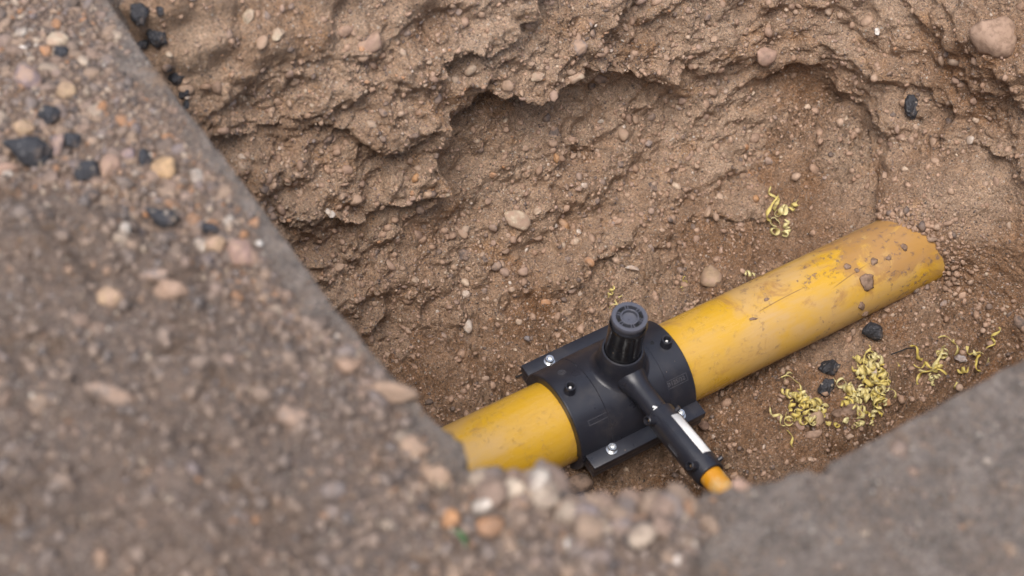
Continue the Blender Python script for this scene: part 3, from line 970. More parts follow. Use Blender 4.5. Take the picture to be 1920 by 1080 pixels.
# recess round the near bolts in the body's side
def terminal(name, Mx, parent, pin, r=0.0080, hgt=0.0135):
    b = B()
    b.lathe([(r + 0.0012, -0.004), (r + 0.0004, 0.0015), (r, 0.0035), (r, hgt - 0.0009), (r - 0.0009, hgt), (r * 0.70, hgt), (r * 0.66, hgt - 0.0006), (r * 0.66, 0.002)], Mx, n=40)
    o = b.build(name, M['black'], parent, angle=30)
    B().lathe([(r * 0.68, 0.0028), (0.0001, 0.0028)], Mx, n=24).build('socket', M['dark'], o)
    B().lathe([(r * 0.25, 0.0028), (r * 0.25, hgt - 0.0050), (r * 0.18, hgt - 0.0042), (0.0001, hgt - 0.0040)], Mx, n=20).build('pin', pin, o)
terminal('terminal', Matrix.Translation((-0.0855, -0.0035, 0.0763)), SAD, M['tin'])
terminal('terminal', Matrix.Translation((0.0770, -0.0035, 0.0763)), SAD, M['tin'])
# little tell-tale hole
B().lathe([(0.0028, 0.0), (0.0026, 0.0008), (0.0016, 0.0009), (0.0014, -0.0006), (0.0001, -0.0006)], Matrix.Translation((0.0616, 0.0083, 0.0759)), n=20).build('indicator', M['dark'], SAD)

def text_mesh(name, body, size, Mx, mat, parent, depth=0.0003):
    cu = bpy.data.curves.new(name, 'FONT')
    cu.body = body
    cu.size = size
    cu.align_x = 'CENTER'; cu.align_y = 'CENTER'
    cu.extrude = depth
    cu.resolution_u = 2
    tmp = bpy.data.objects.new('tmp_text', cu)
    COL.objects.link(tmp)
    dg = bpy.context.evaluated_depsgraph_get()
    me = bpy.data.meshes.new_from_object(tmp.evaluated_get(dg))
    bpy.data.objects.remove(tmp)
    bpy.data.curves.remove(cu)
    me.name = name
    me.transform(Mx)
    me.materials.clear()
    me.materials.append(mat)
    return link(bpy.data.objects.new(name, me), parent)

def on_body(x, ang, r=0.0767):
    """frame on the saddle's skin: local x along the main, local z outward"""
    c_, s_ = math.cos(ang), math.sin(ang)
    p = Vector((x, r * c_, r * s_))
    zz = Vector((0, c_, s_)); xx = Vector((1, 0, 0)); yy = zz.cross(xx)
    return Matrix(((xx.x, yy.x, zz.x, p.x), (xx.y, yy.y, zz.y, p.y), (xx.z, yy.z, zz.z, p.z), (0, 0, 0, 1)))
text_mesh('embossed_text', '\u00d8125/32', 0.0088, on_body(0.0640, math.radians(133.5), 0.0766), M['emboss_lit'], SAD)
def frame_plate(Mx, w_, h_, t_, name):
    b = B()
    for lo, hi in (((-w_, h_ - t_, 0), (w_, h_, .0004)), ((-w_, -h_, 0), (w_, -h_ + t_, .0004)), ((-w_, -h_ + t_, 0), (-w_ + t_, h_ - t_, .0004)), ((w_ - t_, -h_ + t_, 0), (w_, h_ - t_, .0004))):
        b.box(lo, hi, Mx)
    return b.build(name, M['emboss_lit'], SAD, smooth=False)
frame_plate(on_body(-0.066, math.radians(132.5), 0.0763), 0.0165, 0.0038, 0.0006, 'embossed_frame')
frame_plate(on_body(0.064, math.radians(133.5), 0.0762), 0.0195, 0.0058, 0.0005, 'embossed_frame')
# two worn round marks on the far shoulder
for x_ in (-0.076, -0.047):
    b = B()
    Mx = on_body(x_, math.radians(66), 0.0764)
    b.lathe([(0.0048, 0), (0.0048, 0.0004), (0.0056, 0.0004), (0.0056, 0)], Mx, n=28)
    if x_ < -0.06:
        b.lathe([(0.0020, 0), (0.0020, 0.0004), (0.0028, 0.0004), (0.0028, 0)], Mx, n=20)
    else:
        b.box((-0.004, -0.0004, 0), (0.004, 0.0004, 0.0004), Mx @ Matrix.Rotation(0.6, 4, 'Z'))
    b.build('embossed_mark', M['emboss_lit'], SAD)

# ------------------------------------------------------------------ electrofusion coupler on the branch, service pipe
CPL = empty('fusion_coupler', (0, 0, 0), (TILT, 0, 0))
tag(CPL, 'black plastic coupler with a white sticker joining the branch to the orange service pipe', 'pipe coupler')
C0 = branch_pt(-0.099)
CM = along(C0, BD)            # local z runs along the branch away from the saddle
CL = 0.1190
B().lathe([(0.0166, 0.0010), (0.0176, 0.0), (0.0205, 0.0), (0.0214, 0.0012), (0.0216, 0.0030), (0.0216, 0.016), (0.0222, 0.0185), (0.0222, CL - 0.020), (0.0216, CL - 0.017), (0.0216, CL - 0.0030), (0.0212, CL - 0.0010), (0.0200, CL), (0.0172, CL), (0.0166, CL - 0.0020)],
          CM, n=64).build('coupler_body', M['black'], CPL, angle=30)
def cpl_frame(zz, ang, r=0.0218):
    """frame on the coupler's skin; ang 90 deg = straight up, 180 = towards -X"""
    d = BD
    up = Vector((0, 0, 1)); side = Vector((1, 0, 0))
    up = (up - d * up.dot(d)).normalized()
    o_ = side * math.cos(ang) + up * math.sin(ang)
    p = C0 + d * zz + o_ * r
    yy = o_.cross(d)
    return Matrix(((d.x, yy.x, o_.x, p.x), (d.y, yy.y, o_.y, p.y), (d.z, yy.z, o_.z, p.z), (0, 0, 0, 1)))
terminal('terminal', cpl_frame(0.0100, math.radians(150), 0.0205), CPL, M['brass'], 0.0066, 0.0145)
terminal('terminal', cpl_frame(0.1030, math.radians(140), 0.0205), CPL, M['brass'], 0.0066, 0.0145)
for zz, an in ((0.0135, 38), (0.1080, 22)):
    B().lathe([(0.0034, -0.003), (0.0034, 0.0060), (0.0028, 0.0068), (0.0001, 0.0070)], cpl_frame(zz, math.radians(an), 0.0212), n=20).build('indicator', M['black'], CPL)
# sticker wrapped on the upper right side
lb = B()
rows = []
for i in range(15):
    t = math.radians(45 + 42 * i / 14)
    row = [lb.bm.verts.new(cpl_frame(zz, t, 0.02245).translation) for zz in (0.0225, 0.0955)]
    rows.append(row)
for A, C in zip(rows[:-1], rows[1:]):
    lb.bm.faces.new((A[0], C[0], C[1], A[1]))
lo_ = lb.build('sticker', M['label'], CPL)
md = lo_.modifiers.new('thickness', 'SOLIDIFY'); md.thickness = 0.0003
# raised rib mark and worn lettering on the side
B().box((-0.0105, -0.0009, 0), (0.0105, 0.0009, 0.0006), cpl_frame(0.062, math.radians(172), 0.0220), 0.0002).build('embossed_mark', M['emboss_lit'], CPL)
for k in range(7):
    B().box((-0.0006, -0.0011, 0), (0.0006, 0.0011, 0.0004), cpl_frame(0.0525 + 0.0028 * k, math.radians(163), 0.0221) @ Matrix.Rotation(0.5 * (k % 3 - 1), 4, 'Z')).build('embossed_mark', M['emboss_lit'], CPL)
# ridge line along the moulding
B().box((-0.034, -0.0006, -0.0003), (0.034, 0.0006, 0.0004), cpl_frame(0.058, math.radians(118), 0.0222), 0.0002).build('mould_line', M['black'], CPL)
# white paint tick on the branch by the joint
mk = B()
for lo, hi, rt in (((-0.0035, -0.0012, 0), (0.0035, 0.0012, 0.0002), 0.6), ((0.0005, -0.0045, 0.0001), (0.0030, 0.0012, 0.00035), 0.25)):
    mk.box(lo, hi, cpl_frame(-0.0045, math.radians(112), 0.0166) @ Matrix.Rotation(rt, 4, 'Z'))
mk.build('paint_tick', M['mark'], SAD)

SV = B()
svp = [C0 + BD * t for t in (CL - 0.02, CL + 0.02, CL + 0.06, CL + 0.12)]
e_ = svp[-1]
svp += [e_ + Vector((0, -0.06, 0.004)), e_ + Vector((0, -0.14, -0.002)), e_ + Vector((0, -0.26, -0.01))]
SV.tube(svp, 0.0163, 40)
svo = SV.build('service_pipe', M['orange'], None, angle=40)
svo.rotation_euler = (TILT, 0, 0)
tag(svo, 'thin orange service pipe leaving the coupler towards the near trench edge', 'pipe')

# ------------------------------------------------------------------ stones
def ico(sub):
    bm = bmesh.new()
    bmesh.ops.create_icosphere(bm, subdivisions=sub, radius=1)
    V = np.array([v.co[:] for v in bm.verts]); F = np.array([[v.index for v in f.verts] for f in bm.faces])
    bm.free()
    return V, F
ICO = {k: ico(k) for k in (1, 2, 3, 4)}

def stone_shape(sub, seed, angular=0.25, rough=0.0):
    V, F = ICO[sub]
    r = np.random.default_rng(seed)
    # chop with a few planes for facets, then a soft swell
    L = np.ones(len(V))
    for k in range(int(5 + 9 * angular)):
        nrm = r.normal(size=3); nrm /= np.linalg.norm(nrm)
        c_ = r.uniform(0.55, 0.95)
        dd = V @ nrm
        lim = np.where(dd > 1e-3, c_ / np.maximum(dd, 1e-3), 9)
        L = np.minimum(L, 1 - (1 - np.minimum(1, lim)) * min(1, 0.5 + angular))
    L = L * (1 + 0.16 * fbm(V + seed * 3.1, 1.1, 2, 0.5, seed % 97))
    if rough:
        L = L * (1 + rough * (fbm(V + seed, 0.4, 3, 0.6, seed % 89)) + rough * 0.8 * clods(V + seed * 1.7 + 9, 0.45, seed % 71, 0.8))
    return V * L[:, None], F

def basis(nrm, spin):
    z = Vector(nrm).normalized()
    x = z.orthogonal().normalized()
    y = z.cross(x)
    R_ = Matrix(((x.x, y.x, z.x), (x.y, y.y, z.y), (x.z, y.z, z.z)))
    return R_ @ Matrix.Rotation(spin, 3, 'Z')

PEB = []
for k in range(14):
    V, F = stone_shape(2 if k < 7 else 1, 500 + k, (0.1, 0.35, 0.7)[k % 3])
    PEB.append(np_mesh('pebble_shape', V, F, M['stone']))

PEB2 = []
for me_ in PEB:
    m2 = me_.copy()
    m2.materials[0] = M['topstone']
    PEB2.append(m2)
GRAVSHAPES = [stone_shape(1, 700 + k, (0.15, 0.5, 0.8)[k % 3]) for k in range(10)]
CRUMBSHAPES = [stone_shape(1, 760 + k, 0.5, 0.12) for k in range(8)]

def scatter(P, Nn, rad, sink, mat, name, parent, shapes, keep_big=0, flat=(0.55, 0.95), label=None):
    """largest keep_big become pieces of their own, the rest one mass"""
    order = np.argsort(-rad)
    for i in order[:keep_big]:
        o = bpy.data.objects.new('pebble', (PEB2 if parent is GROUND else PEB)[random.randrange(7 if rad[i] > 0.006 else 14)])
        R_ = basis(Nn[i] + rng.normal(size=3) * 0.25, random.uniform(0, 6.28))
        s3 = (rad[i] * random.uniform(0.9, 1.35), rad[i] * random.uniform(0.75, 1.0), rad[i] * random.uniform(*flat))
        o.matrix_world = Matrix.Translation(Vector(P[i] + Nn[i] * rad[i] * sink)) @ R_.to_4x4() @ Matrix.Diagonal((*s3, 1))
        link(o, parent)
    rest = order[keep_big:]
    VV, FF, base = [], [], 0
    for i in rest:
        v, f = shapes[random.randrange(len(shapes))]
        R_ = np.array(basis(Nn[i] + rng.normal(size=3) * 0.3, random.uniform(0, 6.28)))
        s3 = np.array([rad[i] * random.uniform(0.85, 1.4), rad[i] * random.uniform(0.7, 1.0), rad[i] * random.uniform(*flat)])
        VV.append((v * s3) @ R_.T + P[i] + Nn[i] * rad[i] * sink)
        FF.append(f + base)
        base += len(v)
    if VV:
        me = np_mesh(name, np.concatenate(VV), np.concatenate(FF), mat)
        o = link(bpy.data.objects.new(name, me), parent)
        tag(o, label, kind='stuff')

def sample(V_, N_, n_, weight=None):
    P = V_.reshape(-1, 3); Q = N_.reshape(-1, 3)
    vis = visible(P)
    facing = ((P - CAM) * Q).sum(1) < 0
    p = (vis & facing).astype(float)
    if weight is not None: p *= weight.ravel()
    p /= p.sum()
    i = rng.choice(len(P), n_, replace=False, p=p)
    return P[i], Q[i]

def sizes(n_, lo, hi, k=2.2):
    u = rng.uniform(size=n_)
    return lo * (1 - u * (1 - (lo / hi) ** k)) ** (-1 / k)

# wall: embedded pebbles, then crumbs
up = WN[:, :, 2]
wgt = (0.25 + 0.75 * WROUGH) * np.where(WV[:, :, 0] > 0.62, 0.5, 1.0)
P, Q = sample(WV, WN, 2600, wgt)
r = sizes(2600, 0.0018, 0.0110, 2.0)
scatter(P, Q, r, 0.05, M['gravel'], 'gravel', WALL, GRAVSHAPES, 290)
P, Q = sample(WV, WN, 5200, wgt * (0.25 + np.clip(up, 0, 1)))
scatter(P, Q, sizes(5200, 0.0016, 0.0085, 2.1), 0.0, M['crumb'], 'soil_crumbs', WALL, CRUMBSHAPES, 0)
rr_ = np.hypot(WV[:, :, 1], WV[:, :, 2])
ring = (np.exp(-((rr_ - 0.074) / 0.016) ** 2) * (WV[:, :, 0] > 0.42) * (WV[:, :, 2] > -0.06))
P, Q = sample(WV, WN, 420, ring + 1e-9)
scatter(P, Q, sizes(420, 0.0018, 0.0080, 1.8), 0.2, M['crumb'], 'soil_crumbs', WALL, CRUMBSHAPES, 0)
# floor
P, Q = sample(FV, FN, 900, 0.3 + FMSK)
scatter(P, Q, sizes(900, 0.0016, 0.0080, 2.2), -0.1, M['gravel'], 'gravel', FLOOR, GRAVSHAPES, 170)
P, Q = sample(FV, FN, 3600, 0.35 + FMSK)
scatter(P, Q, sizes(3600, 0.0016, 0.0100, 1.9), 0.25, M['crumb'], 'soil_crumbs', FLOOR, CRUMBSHAPES, 0)
# ground: loose stones and spoil
okg = (GSD < -0.004)
P, Q = sample(GV, GN, 4200, okg * (GCOV * (1 - 0.955 * GHEAP) + 1.6 * GHEAP * np.exp(-np.maximum(0, -GSD) / 0.06) * (GV[:, :, 1] < -0.3) + 0.02))
scatter(P, Q, sizes(4200, 0.0020, 0.0115, 1.9), 0.0, M['topgravel'], 'gravel', GROUND, GRAVSHAPES, 175)
P, Q = sample(GV, GN, 2600, okg * (0.25 * GCOV + 0.3 * GHEAP + GHEAP * np.exp(-np.maximum(0, -GSD) / 0.08) + 0.02))
scatter(P, Q, sizes(2600, 0.0022, 0.0120, 1.9), 0.15, M['topcrumb'], 'spoil_crumbs', GROUND, CRUMBSHAPES, 0)

for k in range(120):
    t = random.random() * (len(RIM) - 3.4) + 0.3
    i = int(t)
    px_, py_ = (np.array(RIM[i]) * (1 - t + i) + np.array(RIM[i + 1]) * (t - i))
    back = abs(random.gauss(0.0, 0.030))
    q = np.array([px_ - 0.55 * back, py_ - 0.85 * back])
    j = int(np.argmin((GV[:, :, 0] - q[0]) ** 2 + (GV[:, :, 1] - q[1]) ** 2 + 9 * (GSD > -0.001)))
    P_ = GV.reshape(-1, 3)[j]
    rad_ = random.choice((0.005, 0.006, 0.007, 0.008, 0.010, 0.012, 0.015))
    o = bpy.data.objects.new('pebble', PEB2[random.randrange(7)])
    o.matrix_world = Matrix.Translation(Vector(P_) + Vector((0, 0, rad_ * random.uniform(0.1, 0.9)))) @ basis((random.gauss(0, .4), random.gauss(0, .4), 1), random.uniform(0, 6.28)).to_4x4() @ Matrix.Diagonal((rad_ * random.uniform(.9, 1.5), rad_, rad_ * random.uniform(.6, .9), 1))
    link(o, GROUND)

# ------------------------------------------------------------------ single stones and lumps that stand out
def lump(name, px, py, wpx, hpx, label, cat, mat, seed, which=None, angular=0.3, rough=0.0, spin=0.0, sink=0.1, thick=0.7, sub=3):
    """a stone of the given size in photograph pixels, set on the soil met there; spin turns it in the picture plane"""
    P_, N_ = pick(px, py, which)
    z = (P_ - CAM) @ CF
    a, b = wpx * z / FP / 2, hpx * z / FP / 2
    V, F = stone_shape(4 if rough > .05 else sub, seed, min(1.0, angular + 0.2), rough + 0.03)
    V = V / np.abs(V).max(0)
    nv = Vector(N_) * 0.65 + Vector(-CF) * 0.5
    nv.normalize()
    xr = Vector(CR); xr = (xr - nv * xr.dot(nv)).normalized()
    yr = nv.cross(xr)
    R_ = Matrix(((xr.x, yr.x, nv.x), (xr.y, yr.y, nv.y), (xr.z, yr.z, nv.z))) @ Matrix.Rotation(spin, 3, 'Z')
    t = thick * (a + b) / 2
    V = (V * np.array([a, b, t])) @ np.array(R_).T
    me = np_mesh(name, V, F, mat)
    o = link(bpy.data.objects.new(name, me))
    o.location = Vector(P_ + N_ * t * sink)
    return tag(o, label, cat)

TAN, PINK, CREAM, GREY, BROWN, ORANGE, WHITE, PURP = (0.42, 0.30, 0.18), (0.40, 0.26, 0.20), (0.60, 0.50, 0.36), (0.25, 0.22, 0.21), (0.27, 0.175, 0.12), (0.46, 0.24, 0.10), (0.72, 0.68, 0.62), (0.24, 0.19, 0.21)
S = lambda c, k=0.3: stone_col(tuple(0.85 * v for v in c), min(0.66, k + 0.15))
T = M['tarmac']
big = [
    # far wall
    ('stone', 690, 82, 52, 40, 'smooth oval tan stone set high in the soil face left of the hollow', 'stone', S(PINK, .5), 11, 0, .1, 0, .5, .1),
    ('stone', 1435, 106, 42, 40, 'round pinkish pebble hanging at the lip of the overhang above the scooped corner', 'stone', S(PINK, .2), 12, 0, .1, 0, .2, .3),
    ('stone', 1866, 72, 84, 96, 'big angular brown stone jutting from the soil near the top of the end wall', 'stone', S(BROWN, .5), 13, 0, .9, .03, .7, .15),
    ('tarmac_lump', 1706, 196, 30, 52, 'crumbly black lump stuck in the end wall above the buried pipe end', 'lump', T, 14, 0, .8, .1, .2, .2),
    ('stone', 967, 418, 56, 40, 'pale half buried stone in the slumped soil below the hollow', 'stone', S(CREAM, .7), 15, 0, .3, 0, -.3, -.1),
    ('stone', 1088, 92, 34, 34, 'grey dusty pebble in the overhanging band above the hollow', 'stone', S(GREY, .6), 16, 0, .2, 0, 0, .0),
    ('stone', 525, 66, 34, 26, 'knobbly cream flint high in the soil beside the tarmac crumbs', 'stone', S(CREAM, .3), 17, 0, .6, .1, .8, .2),
    ('stone', 464, 34, 22, 34, 'pale curved flint near the top of the soil face', 'stone', S(CREAM, .4), 18, 0, .4, .08, -.4, .2),
    ('stone', 1078, 148, 38, 20, 'pale flat stone sticking out under the lip of the overhang', 'stone', S(CREAM, .5), 19, 0, .6, .04, .2, .3),
    ('stone', 1010, 145, 30, 20, 'cream lumpy stone on the lip left of the flat pale one', 'stone', S(CREAM, .5), 20, 0, .5, .06, .1, .3),
    ('stone', 1042, 295, 14, 20, 'small orange pebble on the slope inside the hollow', 'pebble', S(ORANGE, .1), 21, 0, .4, 0, .4, .2),
    ('stone', 777, 335, 12, 22, 'orange brown elongated pebble on the left bulge of soil', 'pebble', S(ORANGE, .1), 22, 0, .3, 0, -.5, .2),
    ('stone', 1060, 418, 16, 30, 'long rusty pebble pointing down the slump right of the pale stone', 'pebble', S(ORANGE, .3), 23, 0, .4, 0, .7, .1),
    ('stone', 622, 400, 15, 15, 'small white pebble in the soil just past the cut edge', 'pebble', S(WHITE, .2), 24, 0, .4, 0, 0, .2),
    ('stone', 1422, 372, 18, 14, 'orange pebble on the ledge above the pale shavings', 'pebble', S(ORANGE, .3), 26, None, .3, 0, 0, .1),
    ('stone', 1646, 62, 10, 16, 'tiny white chip high in the end wall soil', 'pebble', S(WHITE, .1), 27, 0, .5, 0, 0, .3),
    # trench floor
    ('stone', 1331, 519, 42, 50, 'round mottled tan pebble lying behind the yellow main', 'stone', S(TAN, .45), 31, 1, .1, 0, .2, .55),
    ('tarmac_lump', 1634, 620, 44, 40, 'black squarish lump lying against the near side of the yellow main', 'lump', T, 32, 1, .9, .03, .5, .5),
    ('tarmac_lump', 1556, 688, 46, 40, 'black crumbly lump behind the two big shaving piles', 'lump', T, 33, 1, .8, .1, .1, .2),
    ('tarmac_lump', 1552, 728, 40, 34, 'low black lump between the two big shaving piles', 'lump', T, 34, 1, .8, .1, .6, .1),
    ('stone', 1530, 786, 32, 36, 'round brown pebble at the foot of the left shaving pile', 'stone', S(TAN, .3), 35, 1, .1, 0, -.3, .5),
    ('stone', 1501, 796, 18, 20, 'little pinkish stone beside the round brown pebble in the shavings', 'stone', S(PINK, .2), 36, 1, .5, 0, .2, .3),
    ('soil_clod', 1588, 770, 64, 40, 'dark brown soil clod in front of the right shaving pile', 'clod', S((0.17, .105, .07), .2), 37, 1, .5, .16, .2, .3),
    ('stone', 1664, 755, 24, 16, 'orange stone right of the right shaving pile', 'stone', S(ORANGE, .2), 38, 1, .5, 0, .2, .3),
    ('stone', 1519, 812, 40, 20, 'flat brown stone partly sunk before the shaving piles', 'stone', S(BROWN, .3), 39, 1, .4, 0, .2, .0),
    ('stone', 1799, 675, 28, 20, 'pale grey lilac chip among the shavings by the near slab', 'stone', S((.5, .47, .47), .2), 40, 1, .8, .08, -.3, .3),
    ('stone', 1364, 875, 18, 12, 'small tan pebble right of the coupler end', 'pebble', S(TAN, .3), 41, 1, .3, 0, 0, .3),
    ('stone', 1372, 893, 20, 14, 'small yellowish pebble beside the orange service pipe', 'pebble', S(ORANGE, .5), 42, 1, .3, 0, .5, .3),
    ('stone', 987, 632, 18, 12, 'blue grey pebble on the floor behind the far flange', 'pebble', S((.2, .2, .22), .1), 43, 1, .4, 0, -.4, .3),
    ('stone', 1184, 503, 30, 10, 'white flat flint chip on the floor above the stem', 'pebble', S(WHITE, .4), 44, None, .6, 0, -.2, .1),
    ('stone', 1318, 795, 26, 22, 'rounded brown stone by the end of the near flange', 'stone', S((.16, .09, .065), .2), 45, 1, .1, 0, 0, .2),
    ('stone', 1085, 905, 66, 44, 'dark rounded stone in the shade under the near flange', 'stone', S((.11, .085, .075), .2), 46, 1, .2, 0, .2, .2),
    # mud on the main is placed below; ground beside the hole
    ('tarmac_lump', 62, 288, 108, 66, 'biggest black tarmac lump lying on the gravel near the picture\'s left border', 'lump', T, 51, 2, .6, .05, -.3, .5),
    ('tarmac_lump', 132, 268, 46, 40, 'black lump touching the right of the biggest tarmac lump', 'lump', T, 52, 2, .6, .06, .3, .5),
    ('stone', 108, 275, 34, 54, 'purple brown stone wedged between two black lumps', 'stone', S(PURP, .3), 53, 2, .4, 0, -.3, .4),
    ('tarmac_lump', 166, 330, 56, 46, 'black lump with a pinkish top below the biggest tarmac lump', 'lump', T, 54, 2, .6, .06, .2, .5),
    ('tarmac_lump', 92, 216, 46, 44, 'black round lump above the biggest tarmac lump', 'lump', T, 55, 2, .5, .06, .2, .5),
    ('stone', 46, 238, 46, 38, 'cream brown stone left of the upper black round lump', 'stone', S(TAN, .3), 56, 2, .4, .04, .2, .4),
    ('stone', 54, 148, 60, 44, 'flat purple grey stone near the top of the gravel', 'stone', S(PURP, .4), 57, 2, .3, 0, -.5, .3),
    ('stone', 124, 172, 46, 34, 'flat tan stone beside the flat purple grey one', 'stone', S(TAN, .2), 58, 2, .7, 0, .2, .4),
    ('stone', 312, 322, 52, 54, 'squarish tan stone standing on the gravel before the cut edge', 'stone', S((.50, .33, .17), .15), 59, 2, .9, 0, .1, .6),
    ('tarmac_lump', 303, 408, 74, 46, 'flat black slab of tarmac below the squarish tan stone', 'lump', T, 60, 2, .5, .05, -.4, .3),
    ('tarmac_lump', 394, 432, 44, 26, 'small black chip between the black slab and the cut edge', 'lump', T, 61, 2, .6, .06, -.2, .3),
    ('stone', 404, 462, 48, 36, 'grey tan cobble below the small black chip', 'stone', S(TAN, .5), 62, 2, .3, 0, .2, .5),
    ('stone', 455, 480, 60, 66, 'reddish purple stone nearest the cut edge below the white chip', 'stone', S((.34, .22, .19), .4), 63, 2, .6, .03, .3, .3),
    ('stone', 484, 457, 18, 13, 'bright white chip on the reddish purple stone', 'pebble', S(WHITE, 0), 64, 2, .6, 0, 0, 1.4),
    ('stone', 205, 318, 46, 60, 'pinkish brown stone right of the pink topped black lump', 'stone', S(PINK, .4), 65, 2, .6, .03, -.3, .3),
    ('stone', 246, 293, 34, 26, 'small mauve pebble above left of the squarish tan stone', 'pebble', S(PURP, .2), 66, 2, .2, 0, 0, .4),
    ('tarmac_lump', 274, 300, 26, 46, 'upright black chip touching the squarish tan stone', 'lump', T, 67, 2, .7, .06, .2, .4),
    ('stone', 40, 90, 20, 14, 'white little pebble in the top corner of the gravel', 'pebble', S(WHITE, .2), 68, 2, .4, 0, 0, .4),
    ('stone', 105, 76, 50, 40, 'cream stone in the top corner of the gravel', 'stone', S(CREAM, .4), 69, 2, .6, .04, .3, .3),
    ('tarmac_lump', 118, 104, 34, 38, 'black lump under the cream stone in the top corner', 'lump', T, 70, 2, .6, .06, 0, .4),
    ('stone', 10, 320, 62, 34, 'pale brown stone cut off by the picture\'s left border', 'stone', S(PINK, .3), 71, 2, .4, 0, .1, .4),
    ('stone', 205, 735, 112, 44, 'long grey blurred stone lying on the spoil heap', 'stone', S((.21, .18, .16), .4), 72, 2, .3, 0, -.2, .3),
    ('stone', 325, 545, 76, 44, 'broad brown clod like stone at the upper side of the spoil heap', 'stone', S(BROWN, .5), 73, 2, .5, .05, -.2, .3),
    ('stone', 205, 560, 66, 50, 'blunt pale brown stone on the upper left of the spoil heap', 'stone', S(TAN, .6), 74, 2, .4, .03, .4, .3),
    ('stone', 290, 515, 70, 28, 'flat grey stone on the rim of the spoil heap', 'stone', S(GREY, .4), 75, 2, .5, 0, .1, .3),
    ('stone', 742, 747, 96, 52, 'long tan cobble lying by the straight cut edge', 'stone', S((.30, .215, .15), .3), 76, 2, .3, .02, -.25, .6),
    ('stone', 650, 690, 66, 42, 'tan cobble up left of the long cobble by the cut edge', 'stone', S(BROWN, .4), 77, 2, .4, .03, .1, .5),
    ('stone', 548, 786, 66, 52, 'grey brown cobble in the middle of the spoil heap', 'stone', S((.23, .18, .15), .4), 78, 2, .4, .04, -.2, .4),
    ('stone', 775, 850, 66, 66, 'round tan clod by the end of the cut edge', 'stone', S((.29, .215, .15), .4), 79, 2, .3, .05, 0, .5),
    ('stone', 815, 896, 64, 46, 'tan lump right below the round clod', 'stone', S((.31, .225, .15), .4), 80, 2, .4, .05, 0, .5),
    ('stone', 825, 905, 30, 24, 'small pale lump beside the tan lump at the near corner', 'pebble', S(CREAM, .4), 81, 2, .3, 0, 0, .5),
    ('stone', 928, 897, 40, 34, 'dark grey stone standing on the brink in front of the yellow main', 'stone', S((.10, .09, .10), .2), 82, 2, .7, .02, -.4, .7),
    ('stone', 962, 928, 58, 46, 'cream white stone on the brink in front of the yellow main', 'stone', S((.62, .52, .40), .15), 83, 2, .4, .03, .1, .7),
    ('stone', 1010, 918, 66, 54, 'mauve grey stone leaning on the cream white one', 'stone', S((.22, .18, .19), .2), 84, 2, .5, .03, -.5, .6),
    ('stone', 1050, 935, 30, 40, 'pale brown stone right of the mauve grey one on the brink', 'stone', S(TAN, .4), 85, 2, .5, .03, .3, .5),
    ('stone', 845, 980, 40, 44, 'egg shaped orange pebble in the near spoil', 'pebble', S((.50, .25, .11), .05), 86, 2, .05, 0, .2, .6),
    ('stone', 1068, 1022, 26, 34, 'white upright stone in the near spoil', 'stone', S(WHITE, .15), 87, 2, .5, 0, .3, .6),
    ('stone', 1270, 1044, 28, 24, 'white round stone close to the near slab', 'stone', S(WHITE, .15), 88, 2, .5, 0, .3, .6),
    ('stone', 1245, 950, 70, 22, 'flat cream brown stone on the brink below the coupler', 'stone', S(CREAM, .5), 89, 2, .4, 0, .2, .4),
    ('stone', 1285, 970, 40, 34, 'tan stone at the brink where the slab begins', 'stone', S(TAN, .3), 90, 2, .4, 0, .3, .5),
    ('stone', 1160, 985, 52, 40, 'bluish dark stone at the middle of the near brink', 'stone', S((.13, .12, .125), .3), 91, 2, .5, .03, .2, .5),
    ('stone', 1390, 912, 38, 26, 'small brown clod overhanging by the orange service pipe', 'clod', S(PINK, .5), 92, 2, .3, .06, 0, .4),
]
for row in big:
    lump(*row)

# tarmac crumbs along the top of the cut, lying against the soil face
k = 0
places = ['nearest the top corner', 'second from the top corner', 'third from the top corner', 'fourth from the top corner', 'fifth from the top corner', 'sixth from the top corner', 'seventh from the top corner', 'farthest from the top corner']
for px, py, wv, hv in ((262, 30, 42, 54), (292, 66, 40, 44), (268, 84, 26, 24), (300, 20, 24, 20), (330, 150, 26, 42), (318, 128, 18, 16), (345, 176, 18, 26), (352, 196, 14, 18)):
    lump('tarmac_crumb', px, py, wv, hv, 'black tarmac crumb beside the cut edge, ' + places[k], 'lump', T, 900 + k, 0, .8, .12, .4 * k, .25)['group'] = 'tarmac crumbs beside the cut edge'
    k += 1

# ------------------------------------------------------------------ mud on the main
def on_main(px, py, r=0.0625):
    d = ray(px, py)
    A = d[1] ** 2 + d[2] ** 2; B_ = 2 * (CAM[1] * d[1] + CAM[2] * d[2]); C_ = CAM[1] ** 2 + CAM[2] ** 2 - r * r
    t = (-B_ - math.sqrt(max(0, B_ * B_ - 4 * A * C_))) / (2 * A)
    P_ = CAM + d * t
    return P_, np.array([0, P_[1], P_[2]]) / r

